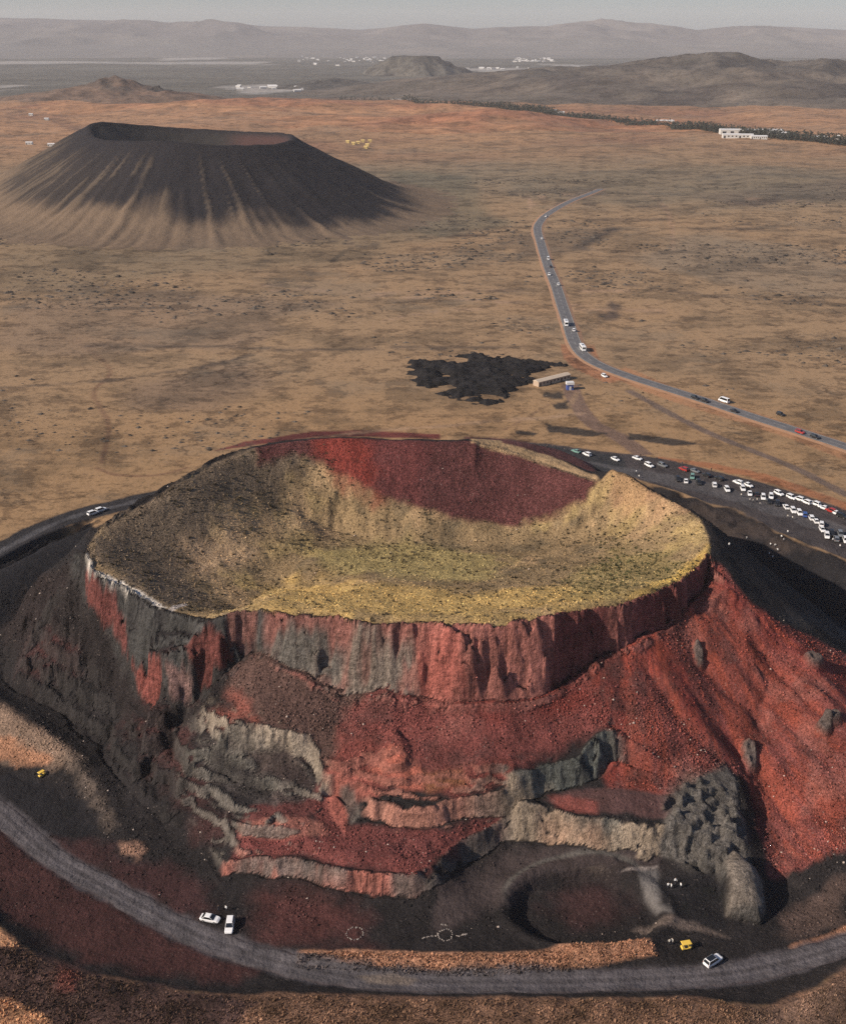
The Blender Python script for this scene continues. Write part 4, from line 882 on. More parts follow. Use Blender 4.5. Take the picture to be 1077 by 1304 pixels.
def ribbon(name, offs, mat, parent=None, sel=None):
    """offs: list of (sideways, height) stations of the cross-section"""
    vs_, qs = [], []; n = len(rp); k = len(offs)
    for i in range(n):
        for o, dz in offs: vs_.append((*(rp[i] + rn[i] * o), rz[i] + dz))
    for i in range(n - 1):
        if sel and not sel(i): continue
        for j in range(k - 1): qs.append((i * k + j, (i + 1) * k + j, (i + 1) * k + j + 1, i * k + j + 1))
    return add_obj(name, mesh_from(vs_, qs, name, False), MAT[mat], parent)
road = ribbon('paved_road', [(-4.0,.42),(0,.48),(4.0,.42)], 'asphalt'); tag(road, 'paved grey road running across the plain with cars on it', 'road', kind='structure')
ribbon('road_shoulder', [(-9,-.6),(-4.0,.40)], 'shoulder_gravel', road); ribbon('road_shoulder', [(4.0,.40),(9,-.6)], 'shoulder_gravel', road)
ribbon('centre_line', [(-.07,.50),(.07,.50)], 'road_paint', road, lambda i: i % 2 == 0)
ribbon('edge_line', [(-3.7,.45),(-3.5,.453)], 'road_paint', road); ribbon('edge_line', [(3.5,.453),(3.7,.45)], 'road_paint', road)

# ------------------------------------------------------------------ row of trees along the far highway
def leaf_mat(name, a, b_):
    m, nt, b = new_mat(name); pos = node(nt, 'ShaderNodeNewGeometry').outputs['Position']
    c = mixc(nt, mrange(nt, noise(nt, pos, .15, 4), .35, .65, 0, 1), a, b_); nt.links.new(c, b.inputs['Base Color']); b.inputs['Roughness'].default_value = .9; MAT[name] = m
leaf_mat('tree_leaves', (.014,.018,.014), (.03,.034,.024))
def clump(vs_, fs_, x, y, z, rx, rz_, n, rng):
    for k in range(n):
        th = rng.uniform(0, 6.283); rr = rng.uniform(0, 1) ** .5; zz = rng.uniform(0, 1)
        cx_, cy_, cz_ = x + rx * rr * math.cos(th) * (1.1 - .6 * zz), y + rx * rr * math.sin(th) * (1.1 - .6 * zz), z + rz_ * zz
        s = rx * rng.uniform(.35, .7); b = len(vs_)
        for q in range(4):
            a = th + q * 1.571 + rng.uniform(-.4, .4); vs_.append((cx_ + s * math.cos(a), cy_ + s * math.sin(a), cz_ + s * rng.uniform(-.5, .5)))
        vs_.append((cx_, cy_, cz_ + s * .8)); fs_ += [(b, b + 1, b + 4), (b + 1, b + 2, b + 4), (b + 2, b + 3, b + 4), (b + 3, b, b + 4)]
def tri_mesh(name, vs_, fs_):
    me = bpy.data.meshes.new(name); me.from_pydata(vs_, [], fs_); me.update(); return me
TREEPX = [(430,126),(480,129),(540,136),(600,140),(650,143),(700,148),(760,154),(830,160),(880,166),(915,170),(960,176),(1010,181),(1077,187),(1150,193)]
tw = dense([P(a, b, PZ) for a, b in TREEPX], 12)
vs_, fs_ = [], []
for i, p in enumerate(tw):
    u = i / len(tw); dens = 3 + 22 * sstep(.12, .5, u); 
    if 0.68 < u < .695: continue
    for k in range(int(dens)):
        x = p[0] + random.gauss(0, 6); y = p[1] + random.gauss(0, 17); z = float(height(x, y)); hgt = random.uniform(9, 18)
        b = len(vs_); vs_ += [(x - .25, y, z - .5), (x + .25, y, z - .5), (x, y, z + hgt * .6)]; fs_.append((b, b + 1, b + 2))
        clump(vs_, fs_, x, y, z + 1, random.uniform(2.2, 4), hgt - 2, 6, random)
tag(add_obj('tree_belt', tri_mesh('tree_belt', vs_, fs_), MAT['tree_leaves']), 'long dark row of trees along the far highway', 'trees', kind='stuff')

# ------------------------------------------------------------------ buildings
simple('white_wall', (.55,.53,.50), .8, scale=.2); simple('white_roof', (.62,.61,.60), .6, scale=.1); simple('tan_wall', (.42,.32,.24), .9, scale=.4); simple('tan_roof', (.50,.41,.32), .85, scale=.4)
simple('dark_opening', (.03,.03,.035), .4, spec=.5); simple('blue_paint', (.06,.10,.32), .5); simple('yellow_wall', (.62,.46,.18), .8, scale=.3); simple('grey_roof', (.30,.29,.29), .7, scale=.2)
BOXF = [(0,3,2,1),(4,5,6,7),(0,1,5,4),(1,2,6,5),(2,3,7,6),(3,0,4,7)]
def box_mesh(name, x0, x1, y0, y1, z0, z1):
    return tri_mesh(name, [(x0,y0,z0),(x1,y0,z0),(x1,y1,z0),(x0,y1,z0),(x0,y0,z1),(x1,y0,z1),(x1,y1,z1),(x0,y1,z1)], BOXF)
def empty(name, loc, rz_=0):
    o = bpy.data.objects.new(name, None); o.empty_display_size = .5; COL.objects.link(o); o.location = loc; o.rotation_euler = (0, 0, rz_); return o
def building(name, label, loc, rz_, w, d, h, roof_h, wall, roofm, group=None, doors=2, windows=4, cat='building'):
    r = empty(name, loc, rz_); tag(r, label, cat, group)
    add_obj('wall', box_mesh('wall', -w/2, w/2, -d/2, d/2, -1.0, h), MAT[wall], r)
    e = .3
    rv = [(-w/2-e,-d/2-e,h+.01),(w/2+e,-d/2-e,h+.01),(w/2+e,d/2+e,h+.01),(-w/2-e,d/2+e,h+.01),(-w/2-e,0,h+roof_h),(w/2+e,0,h+roof_h)]
    add_obj('roof', tri_mesh('roof', rv, [(0,1,5,4),(2,3,4,5),(1,2,5),(3,0,4),(3,2,1,0)]), MAT[roofm], r)
    n = doors + windows
    for k in range(n):
        x = -w/2 + w * (k + .5) / n; isd = k % max(1, n // max(1, doors)) == 0 and doors
        if isd: add_obj('door', box_mesh('door', x - .12*w/n*2, x + .12*w/n*2, -d/2-.06, -d/2+.05, 0, h*.7), MAT['dark_opening'], r)
        else: add_obj('window', box_mesh('window', x - .22*w/n, x + .22*w/n, -d/2-.05, -d/2+.05, h*.38, h*.75), MAT['dark_opening'], r)
    return r
def on(px, py): 
    p = hit(px, py); return (p[0], p[1], p[2])
a = P(682,492,PZ); b = P(722,482,PZ); ang = math.atan2(b[1]-a[1], b[0]-a[0])
building('long_hut', 'long low tan hut beside the black lava patch', (*(np.array(a[:2])+np.array(b[:2]))/2, float(height((a[0]+b[0])/2,(a[1]+b[1])/2))), ang, math.hypot(b[0]-a[0], b[1]-a[1]), 4.2, 2.7, .7, 'tan_wall', 'tan_roof', doors=3, windows=6)
p = on(725, 496); r = empty('ticket_booth', p, .1); tag(r, 'small blue booth with a white roof near the long hut', 'booth')
add_obj('wall', box_mesh('wall', -1.7,1.7,-1.3,1.3,-.3,2.9), MAT['blue_paint'], r); add_obj('roof', box_mesh('roof', -2.0,2.0,-1.6,1.6,2.91,4.2), MAT['white_roof'], r); add_obj('door', box_mesh('door', -.5,.5,-1.36,-1.28,0,2.0), MAT['white_wall'], r); add_obj('window', box_mesh('window', .7,1.5,-1.35,-1.28,1.0,1.9), MAT['dark_opening'], r)
# sheds by the highway: real size from the plain's distance
for nm, lab, px, py, wpx, d, h, dk in [('long_shed','longest white shed of the walled compound in the tree row',955,174,78,22,9,1),('long_shed','white shed standing in front of the longest compound shed',938,179,38,14,6,1),('long_shed','short white shed at the gate end of the compound',965,180,20,12,5,0),
        ('shed','pale shed at the far corner of the compound',990,176,26,20,6,0),('shed','white shed behind the tree row beside the gap',846,158,22,14,7,0),('shed','small white house behind the middle of the tree row',703,146,10,12,7,0),('shed','flat white shed next to the small house in the tree row',714,146,8,12,5,0),
        ('shed','white shed among the last trees of the row',1042,181,18,14,6,0),('shed','tiny white hut after the last white shed of the row',1065,181,4,7,6,0)]:
    x, y, z = P(px, py, PZ); w = wpx * (y * math.cos(PITCH) + 170 * math.sin(PITCH)) / F; z = float(height(x, y))
    building(nm, lab, (x, y, z), -.10, w, d, h, 1.6, 'white_wall', 'white_roof', doors=2, windows=6)
for px, py in [(443,182),(450,184),(456,183),(462,181),(468,186),(466,189),(471,181)]:
    x, y, z = hit(px, py); building('yellow_hut', 'tiny yellow hut of the camp on the orange plain', (x, y, z), random.uniform(-.3,.3), 6, 5, 3.2, 1.2, 'yellow_wall', 'yellow_wall', 'yellow camp huts', 1, 2)
for px, py in [(66,186),(38,184)]:
    x, y, z = hit(px, py); building('white_hut', 'lone white hut on the plain beside the dark cone', (x, y, z), 0, 11, 5, 3.5, 1.2, 'white_wall', 'white_roof', 'white huts beside the dark cone', 1, 3)
for px, py in [(40,147),(60,153)]:
    x, y, z = hit(px, py); building('white_hut', 'tiny white hut along the track behind the dark cone', (x, y, z), 0, 9, 5, 3.5, 1.2, 'white_wall', 'white_roof', 'huts along the far track', 1, 2)
# villages far down the valley
hw = box_mesh('wall', -9, 9, -6, 6, -2, 7); hr_ = tri_mesh('roof', [(-10,-7,7.02),(10,-7,7.02),(10,7,7.02),(-10,7,7.02),(-10,0,11),(10,0,11)], [(0,1,5,4),(2,3,4,5),(1,2,5),(3,0,4),(3,2,1,0)])
hr_g = hr_.copy()
def village(lab, grp, n, x0, x1, y0, y1):
    for k in range(n):
        px, py = random.uniform(x0, x1), random.uniform(y0, y1); x, y, z = P(px, py, PZ)
        z = float(height(x, y)); 
        o = empty('house', (x, y, z), random.uniform(-.4, .4)); s = random.uniform(.4, .95); o.scale = (s * random.uniform(.8, 2), s, s * random.uniform(.8, 1.3)); g_ = random.random() < .3; tag(o, ('grey-roofed ' if g_ else 'pale-roofed ') + lab, 'house', ('grey-roofed ' if g_ else 'pale-roofed ') + grp)
        add_obj('wall', hw, MAT['white_wall'], o); add_obj('roof', hr_g if g_ else hr_, MAT['grey_roof'] if g_ else MAT['white_roof'], o)
village('white house of the large village behind the flat-topped hill', 'houses of the large village', 46, 438, 492, 66, 80)
village('white house of the village at the foot of the mountains', 'houses of the mountain-foot village', 34, 655, 705, 74, 79)
village('white house in the scattered row before the mountain-foot village', 'houses of the scattered row', 22, 560, 740, 86, 90)
village('pale house in the loose hamlet left of the large village', 'houses of the loose hamlet', 16, 380, 440, 72, 84)
village('white farm building in the flat valley beyond the low brown hill', 'valley farm buildings', 18, 100, 340, 62, 70)
village('white block in the works yard beyond the orange ridge', 'works yard blocks', 12, 300, 400, 109, 118)

# ------------------------------------------------------------------ haze
def haze():
    me = box_mesh('haze', -23000, 23000, -6500, 23000, -12, 620); m = bpy.data.materials.new('haze_air'); m.use_nodes = True; nt = m.node_tree; nt.nodes.clear()
    out = node(nt, 'ShaderNodeOutputMaterial'); v = node(nt, 'ShaderNodeVolumePrincipled')
    v.inputs['Color'].default_value = (.95, .94, .97, 1); v.inputs['Density'].default_value = HAZE; v.inputs['Anisotropy'].default_value = 0.0
    nt.links.new(v.outputs[0], out.inputs['Volume'])
    tag(add_obj('haze', me, m), 'thin grey haze over the whole plain', 'haze', kind='stuff')
HAZE = 3.6e-5
haze()
# ------------------------------------------------------------------ loose stones, tufts (nobody could count them)
def attr_mat(name, rough=.95):
    m, nt, b = new_mat(name); col = node(nt, 'ShaderNodeAttribute', attribute_name='soil').outputs['Color']; pos = node(nt, 'ShaderNodeNewGeometry').outputs['Position']
    c = mixc(nt, 1.0, col, node_rgb(nt, mrange(nt, noise(nt, pos, 4, 3), .3, .7, .8, 1.2)), 'MULTIPLY'); nt.links.new(c, b.inputs['Base Color']); b.inputs['Roughness'].default_value = rough; b.inputs['Specular IOR Level'].default_value = .15
    MAT[name] = m
attr_mat('loose_stone'); attr_mat('dry_tuft')
core = (slice(np.searchsorted(ys, 152), np.searchsorted(ys, 430)), slice(np.searchsorted(xs, -150), np.searchsorted(xs, 150)))
cx_, cy_, cm_, cc_ = VX[core].ravel(), VY[core].ravel(), M[core].reshape(-1, 3), C[core].reshape(-1, 3)
area = (np.gradient(ys)[core[0]][:, None] * np.gradient(xs)[core[1]][None, :]).ravel()
bowl_w = BOWL
in_bowl = poly_sd(bowl_w, cx_, cy_) > 1.0
def scatter(weight, n):
    w = weight * area; k = RNG.choice(len(w), n, p=w / w.sum()); x = cx_[k] + RNG.uniform(-.4, .4, n); y = cy_[k] + RNG.uniform(-.4, .4, n)
    return x, y, height(x, y), k
def stones(name, label, weight, n, smin, smax, tone):
    x, y, z, k = scatter(weight, n); s = smin * (smax / smin) ** (RNG.random(n) ** 2.5)
    base = np.array([(1,0,0),(0,1,0),(-1,0,0),(0,-1,0),(0,0,1),(0,0,-.6)], float); fc = np.array([(0,1,4),(1,2,4),(2,3,4),(3,0,4),(1,0,5),(2,1,5),(3,2,5),(0,3,5)])
    v = base[None] * RNG.uniform(.55, 1.2, (n, 6, 3)); a = RNG.uniform(0, 6.28, n); ca, sa = np.cos(a)[:, None], np.sin(a)[:, None]
    vx = v[..., 0] * ca - v[..., 1] * sa; vy = v[..., 0] * sa + v[..., 1] * ca
    vv = np.stack([vx * s[:, None] + x[:, None], vy * s[:, None] + y[:, None], v[..., 2] * .75 * s[:, None] + z[:, None] + .1 * s[:, None]], -1).reshape(-1, 3)
    ff = (fc[None] + 6 * np.arange(n)[:, None, None]).reshape(-1, 3)
    me = bpy.data.meshes.new(name); me.vertices.add(len(vv)); me.vertices.foreach_set('co', vv.astype(np.float32).ravel()); me.loops.add(ff.size); me.loops.foreach_set('vertex_index', ff.astype(np.int32).ravel())
    me.polygons.add(len(ff)); me.polygons.foreach_set('loop_start', np.arange(0, ff.size, 3, dtype=np.int32)); me.polygons.foreach_set('loop_total', np.full(len(ff), 3, np.int32)); me.update(calc_edges=True)
    c = cc_[k] * RNG.uniform(*tone, (n, 1)); pale = RNG.random(n) < .014; c[pale] = c[pale] * .4 + np.array((.34, .28, .24))
    set_col(me, 'soil', np.repeat(np.clip(c, .01, .8), 6, 0)); tag(add_obj(name, me, MAT['loose_stone']), label, 'stones', kind='stuff')
stones('talus_stones', 'loose red and brown cinder stones strewn over the quarry slopes', np.clip(cm_[:, 1] - .3, 0, 1) ** 2 * np.clip(fbm(cx_, cy_, 14, 4, 7201) + .45, .08, 1) ** 1.5 * (~in_bowl) * (cy_ > 185) * (cy_ < 330), 60000, .09, .5, (.35, 1.8))
stones('crater_stones', 'small stones strewn over the crater slopes', in_bowl * cm_[:, 1], 7000, .12, .5, (.4, 2.1))
def plain_rocks():
    n = 11000; r = RNG.uniform(440, 1500, n * 5); a = RNG.uniform(-.42, .42, n * 5); x = r * np.sin(a); y = r * np.cos(a)
    w = np.clip(fbm(x * .55, y, 70, 5, 7301, .6) - .02, 0, 1) * np.clip(r / 700, .4, 2); keep = RNG.random(n * 5) < w * 2.2; x, y = x[keep][:n], y[keep][:n]
    ok = (poly_sd(LOTW, x, y) < -6) & (np.hypot(x - VCX, y - VCY) > 250); 
    for q in rp[::6]: ok &= np.hypot(x - q[0], y - q[1]) > 16
    x, y = x[ok], y[ok]; n = len(x); z = height(x, y); s_ = .3 * (2.0 / .3) ** (RNG.random(n) ** 2.6) * np.clip(np.hypot(x, y) / 750, .5, 1.1)
    base = np.array([(1,0,0),(0,1,0),(-1,0,0),(0,-1,0),(0,0,1),(0,0,-.6)], float); fc = np.array([(0,1,4),(1,2,4),(2,3,4),(3,0,4)])
    v = base[None] * RNG.uniform(.6, 1.5, (n, 6, 3)); v[..., 0] *= 1.5; vv = (v * s_[:, None, None] * np.array((1, 1, .55)) + np.stack([x, y, z], -1)[:, None]).reshape(-1, 3); ff = (fc[None] + 6 * np.arange(n)[:, None, None]).reshape(-1, 3)
    me = tri_mesh('field_stones', vv.tolist(), ff.tolist()); set_col(me, 'soil', np.repeat(np.array((.06,.05,.042)) * RNG.uniform(.5, 1.8, (n, 1)), 6, 0)); tag(add_obj('field_stones', me, MAT['loose_stone']), 'dark lava stones and low shrubs scattered over the plain', 'stones', kind='stuff')
plain_rocks()
def tufts(name, label, weight, n, smin, smax, colfn, blades=5):
    x, y, z, k = scatter(weight, n); s = smin * (smax / smin) ** (RNG.random(n) ** 1.5); nb = blades
    a = RNG.uniform(0, 6.28, (n, nb)); lean = RNG.uniform(.2, .8, (n, nb)); w = RNG.uniform(.25, .5, (n, nb)); S = s[:, None]
    bx = x[:, None] + RNG.uniform(-.5, .5, (n, nb)) * S; by = y[:, None] + RNG.uniform(-.5, .5, (n, nb)) * S; Z = np.broadcast_to(z[:, None], bx.shape)
    p0 = np.stack([bx - np.sin(a) * w * S, by + np.cos(a) * w * S, Z - .1 * S], -1); p1 = np.stack([bx + np.sin(a) * w * S, by - np.cos(a) * w * S, Z - .1 * S], -1)
    p2 = np.stack([bx + np.cos(a) * lean * S, by + np.sin(a) * lean * S, Z + S * RNG.uniform(.6, 1.1, (n, nb))], -1)
    vv = np.stack([p0, p1, p2], 2).reshape(-1, 3); ff = np.arange(len(vv)).reshape(-1, 3)
    me = bpy.data.meshes.new(name); me.vertices.add(len(vv)); me.vertices.foreach_set('co', vv.astype(np.float32).ravel()); me.loops.add(ff.size); me.loops.foreach_set('vertex_index', ff.astype(np.int32).ravel())
    me.polygons.add(len(ff)); me.polygons.foreach_set('loop_start', np.arange(0, ff.size, 3, dtype=np.int32)); me.polygons.foreach_set('loop_total', np.full(len(ff), 3, np.int32)); me.update(calc_edges=True)
    set_col(me, 'soil', np.repeat(np.clip(colfn(k, n, x, y), .01, .8), nb * 3, 0)); tag(add_obj(name, me, MAT['dry_tuft']), label, 'grass', kind='stuff')
clumpw = np.clip(fbm(cx_, cy_, 12, 4, 7001) + .35, 0, 1) ** 2
greenp = [hit(*p) for p in [(700,760),(760,690),(850,690),(885,722),(830,752)]]
gsd = sstep(-8, 8, poly_sd(greenp, cx_, cy_))
wallp = [hit(*p) for p in [(300,570),(400,556),(490,558),(570,560),(640,570),(720,599),(762,611),(745,640),(690,660),(640,669),(570,658),(490,632),(430,602)]]
notwall = 1 - sstep(-2, 2, poly_sd(wallp, cx_, cy_))
def shrubcol(k, n, x, y): return lerpc(np.array((.105,.082,.05)) * RNG.uniform(.45, 1.5, (n, 1)), np.array((.08,.08,.034)) * RNG.uniform(.6, 1.5, (n, 1)), np.clip(gsd[k] * .8 + .15 * (RNG.random(n) < .3), 0, 1))
tufts('crater_shrubs', 'low dark shrubs dotted over the crater grass', in_bowl * notwall * (clumpw + .08 + .8 * gsd), 3600, .22, .75, shrubcol, 7)
def drycol(k, n, x, y): return cc_[k] * RNG.uniform(.55, 1.9, (n, 1)) + np.array((.03, .02, .01))
tufts('crater_grass', 'short dry yellow grass on the crater floor', in_bowl * notwall, 16000, .16, .42, drycol, 4)
bank = poly_sd([P(*b) for b in BANK] + [(200, 100), (-200, 100)], cx_, cy_) > .3
berm = poly_sd([P(a, b, 4.5) for a, b in [(378,1212),(450,1210),(560,1214),(640,1215),(700,1209),(760,1200),(828,1197),(836,1212),(760,1226),(640,1238),(560,1236),(378,1227)]], cx_, cy_) > 0
tufts('bank_grass', 'dry brown grass on the roadside bank and berm', bank * (.25 + np.clip(fbm(cx_, cy_, 7, 3, 7101) + .4, 0, 1)) + berm * 1.6, 26000, .18, .55, drycol, 4)

# ------------------------------------------------------------------ vehicles
simple('white_paint', (.80,.80,.80), .25, var=.03, spec=.5); simple('black_paint', (.02,.02,.022), .25, spec=.5); simple('grey_paint', (.22,.23,.24), .3, .3, spec=.5); simple('blue_car_paint', (.04,.09,.28), .25, spec=.5); simple('red_paint', (.35,.035,.03), .3, spec=.5); simple('yellow_paint', (.75,.50,.08), .45); simple('green_paint', (.16,.30,.26), .3)
simple('car_glass', (.012,.014,.017), .08, spec=.8); simple('tyre_rubber', (.02,.02,.02), .9); simple('rim_metal', (.45,.45,.46), .35, .8); simple('head_lamp', (.75,.75,.72), .15); simple('tail_lamp', (.40,.02,.02), .2)
def loft(rings, caps=True):
    n = len(rings[0]); vs_ = [p for r in rings for p in r]; fs_ = []
    for i in range(len(rings) - 1):
        for j in range(n): fs_.append((i*n+j, i*n+(j+1) % n, (i+1)*n+(j+1) % n, (i+1)*n+j))
    if caps: fs_ += [tuple(range(n))[::-1], tuple((len(rings)-1)*n+j for j in range(n))]
    return vs_, fs_
def merge(name, *parts, smooth=False):
    vs_, fs_ = [], []
    for v, f in parts: b = len(vs_); vs_ += v; fs_ += [tuple(i + b for i in q) for q in f]
    me = tri_mesh(name, vs_, fs_); bm = bmesh.new(); bm.from_mesh(me); bmesh.ops.recalc_face_normals(bm, faces=bm.faces); bm.to_mesh(me); bm.free(); return me
def hull(stations):
    return loft([[(x, -w*.9, zl), (x, -w, (zl+zh)*.5), (x, -w*.97, zh-.06), (x, -w*.88, zh), (x, w*.88, zh), (x, w*.97, zh-.06), (x, w, (zl+zh)*.5), (x, w*.9, zl)] for x, zl, zh, w in stations])
def quad(name, a, b, c, d):
    a, b, c, d = map(Vector, (a, b, c, d)); n = (b - a).cross(d - a).normalized() * .02; m = (a + b + c + d) / 4
    pts = [m + (p - m) * .9 for p in (a, b, c, d)]; return merge(name, ([tuple(p + n) for p in pts] + [tuple(p - n * 1.5) for p in pts], [(0,1,2,3),(7,6,5,4),(0,4,5,1),(1,5,6,2),(2,6,7,3),(3,7,4,0)]))
def cyl(name, r, y0, y1, n=14):
    rg = [[(r*math.cos(k*6.2832/n), y, r*math.sin(k*6.2832/n)) for k in range(n)] for y in (y0, y1)]; return merge(name, loft(rg))
TYRE = cyl('wheel', .33, -.11, .11); RIM = cyl('rim', .2, -.125, .125, 10)
def car_parts(kind):
    if kind == 'sedan':
        st = [(-2.28,.48,.80,.70),(-2.2,.32,.95,.82),(-1.6,.24,1.0,.9),(0,.22,.98,.91),(1.1,.22,.95,.9),(1.9,.27,.86,.87),(2.22,.36,.70,.76),(2.3,.46,.60,.64)]; cb = (-1.85,-1.05,.25,1.15,.97,1.47,.84,.64); wb = (-1.35,1.38)
    elif kind == 'suv':
        st = [(-2.3,.5,.95,.76),(-2.24,.34,1.08,.86),(-1.5,.28,1.1,.93),(0,.26,1.08,.94),(1.1,.26,1.05,.93),(1.95,.3,.98,.9),(2.25,.4,.84,.8),(2.32,.5,.72,.7)]; cb = (-2.2,-1.9,.35,1.15,1.07,1.74,.87,.70); wb = (-1.38,1.42)
    else:
        st = [(-3.1,.5,1.2,.9),(-3.05,.34,1.3,.98),(-1.5,.3,1.3,1.0),(1.0,.3,1.3,1.0),(2.4,.3,1.25,.98),(3.0,.38,1.05,.9),(3.08,.5,.9,.8)]; cb = (-3.04,-2.95,1.7,2.6,1.27,2.5,.96,.84); wb = (-1.9,2.0)
    x0, x1, x2, x3, z0, z1, w0, w1 = cb
    base = [(x0,-w0,z0-.05),(x3,-w0,z0-.05),(x3,w0,z0-.05),(x0,w0,z0-.05)]; top = [(x1,-w1,z1),(x2,-w1,z1),(x2,w1,z1),(x1,w1,z1)]; e = .06
    crown = [(x1+.12,-w1+.1,z1+e),(x2-.15,-w1+.1,z1+e),(x2-.15,w1-.1,z1+e),(x1+.12,w1-.1,z1+e)]
    body = merge('body', hull(st), loft([base, top, crown]))
    B = [(x0,-w0,z0),(x3,-w0,z0),(x3,w0,z0),(x0,w0,z0)]
    win = [('windscreen', quad('windscreen', B[1], B[2], top[2], top[1])), ('rear_window', quad('rear_window', B[3], B[0], top[0], top[3])), ('side_window', quad('side_window', B[0], B[1], top[1], top[0])), ('side_window', quad('side_window', B[2], B[3], top[3], top[2]))]
    xf, xr = st[-2][0], st[1][0]; zf = st[-2][2] - .1; zr = st[1][2] - .2; wf = st[-2][3]; wr = st[1][3]
    lights = []
    for s in (-1, 1):
        lights.append(('headlight', merge('headlight', ([(xf-.12,s*wf*.98,zf),(xf+.03,s*wf*.62,zf),(xf+.03,s*wf*.62,zf+.13),(xf-.12,s*wf*.98,zf+.13),(xf-.2,s*wf*.9,zf),(xf-.2,s*wf*.6,zf),(xf-.2,s*wf*.6,zf+.13),(xf-.2,s*wf*.9,zf+.13)], BOXF)), 'head_lamp'))
        lights.append(('taillight', merge('taillight', ([(xr-.05,s*wr*.62,zr),(xr-.03,s*wr*.97,zr),(xr-.03,s*wr*.97,zr+.16),(xr-.05,s*wr*.62,zr+.16),(xr+.1,s*wr*.6,zr),(xr+.1,s*wr*.95,zr),(xr+.1,s*wr*.95,zr+.16),(xr+.1,s*wr*.6,zr+.16)], BOXF)), 'tail_lamp'))
    return body, win, lights, wb, st[3][3]
KINDS = {k: car_parts(k) for k in ('sedan', 'suv', 'van')}
BODIES = {}
def body_mesh(kind, paint_):
    if (kind, paint_) not in BODIES:
        me = KINDS[kind][0].copy(); me.materials.append(MAT[paint_]); BODIES[(kind, paint_)] = me
    return BODIES[(kind, paint_)]
def ground_frame(x, y, heading, span=1.6):
    c, s = math.cos(heading), math.sin(heading); h = lambda a, b: float(height(x + a*c - b*s, y + a*s + b*c))
    zf, zb, zl, zr = h(span, 0), h(-span, 0), h(0, .8), h(0, -.8)
    return (zf + zb + zl + zr) / 4, -math.atan2(zf - zb, 2 * span), math.atan2(zl - zr, 1.6)
def vehicle(name, label, x, y, heading, kind, paint_, group=None, cat='car', z=None, scale=1.0):
    zz, pit, rol = ground_frame(x, y, heading)
    r = empty(name, (x, y, zz if z is None else z)); r.rotation_euler = Matrix.Rotation(heading, 3, 'Z').to_euler() if z is not None else (Matrix.Rotation(heading, 3, 'Z') @ Matrix.Rotation(pit, 3, 'Y') @ Matrix.Rotation(rol, 3, 'X')).to_euler()
    r.scale = (scale,) * 3; tag(r, label, cat, group); body, win, lights, wb, hw_ = KINDS[kind]
    add_obj('body', body_mesh(kind, paint_), None, r)
    for nm, me in win: add_obj(nm, me, MAT['car_glass'], r)
    for nm, me, mt in lights: add_obj(nm, me, MAT[mt], r)
    for wx_ in wb:
        for s in (-1, 1):
            w = add_obj('wheel', TYRE, MAT['tyre_rubber'], r); w.location = (wx_, s * (hw_ - .1), .33); add_obj('rim', RIM, MAT['rim_metal'], w)
    return r
def at(px, py): 
    p = hit(px, py); return p[0], p[1]
# heading of a car whose nose points from pixel a to pixel b
def hd(a, b):
    p, q = hit(*a), hit(*b); return math.atan2(q[1]-p[1], q[0]-p[0])
vehicle('white_car', 'white car standing broadside beside the dirt road below the quarry', *at(268,1172), hd((255,1168),(281,1173)), 'sedan', 'white_paint')
vehicle('white_car', 'white car facing the dirt road next to the broadside white car', *at(293,1181), hd((294,1172),(291,1190)), 'suv', 'white_paint')
c3 = vehicle('white_car', 'white car with a black roof parked on cinder by the berm end', *at(907,1226), hd((898,1230),(917,1218)), 'suv', 'white_paint')
add_obj('roof_panel', box_mesh('roof_panel', -1.75, .2, -.62, .62, 1.79, 1.83), MAT['car_glass'], c3)
for lab, px, py in [('white car parked on the ring track against the back of the cone', 129, 651), ('white car nose to tail behind another on the ring track', 119, 655)]:
    vehicle('white_car', lab, *at(px, py), hd((110,655),(135,647)), 'suv', 'white_paint')
# along the gravel lot
LOTCARS = [(747,580,'w',0),(783,586,'w',0),(811,585,'w',0),(733,576,'n',0),(826,594,'w',0),(843,594,'g',0),(870,599,'r',0),(884,601,'g',0),(899,607,'k',0),(863,612,'k',1),(873,614,'w',1),(881,609,'n',1),(889,616,'k',1),
    (925,625,'w',1),(939,616,'w',0),(952,619,'w',0),(954,630,'w',1),(981,634,'w',1),(991,630,'w',0),(1007,635,'w',0),(1026,641,'w',0),(978,640,'k',1),(1000,647,'w',1),(989,643,'k',1),(1009,652,'w',1),(1017,655,'w',1),(1024,657,'b',1),
    (1032,661,'w',1),(1038,665,'w',1),(1045,669,'w',1),(1046,676,'w',1),(1048,648,'w',0),(1057,652,'r',0),(1071,659,'k',0),(1069,682,'g',1),(1058,681,'k',1),(1076,690,'w',1),(945,624,'w',1),(963,631,'k',1),(971,635,'w',1),(1052,684,'w',1),(1064,688,'g',1),(1064,655,'w',0),(915,611,'k',0),(909,619,'w',1),(1016,637,'w',0),(1037,643,'w',0)]
CN = {'w': ('white', 'white_paint'), 'k': ('black', 'black_paint'), 'g': ('grey', 'grey_paint'), 'b': ('blue', 'blue_car_paint'), 'r': ('red', 'red_paint'), 'n': ('pale green', 'green_paint')}
for i, (px, py, c, row) in enumerate(LOTCARS):
    cn, mt = CN[c]; where = 'in the row along the pit edge of the gravel lot' if row else 'on the outer side of the gravel lot'
    base = hd((px-12, py-5), (px+12, py+5)); h = base + (random.uniform(-.15, .15) if not row else random.uniform(-.9, -.6)) + (math.pi if random.random() < .4 else 0)
    kd = random.choice(['sedan', 'suv', 'suv']); kn = 'sedan' if kd == 'sedan' else 'SUV'; vehicle(cn.replace(' ', '_') + '_car', f'{cn} {kn} parked {where}', *at(px, py), h, kd, mt, f'{cn} {kn}s {where}')
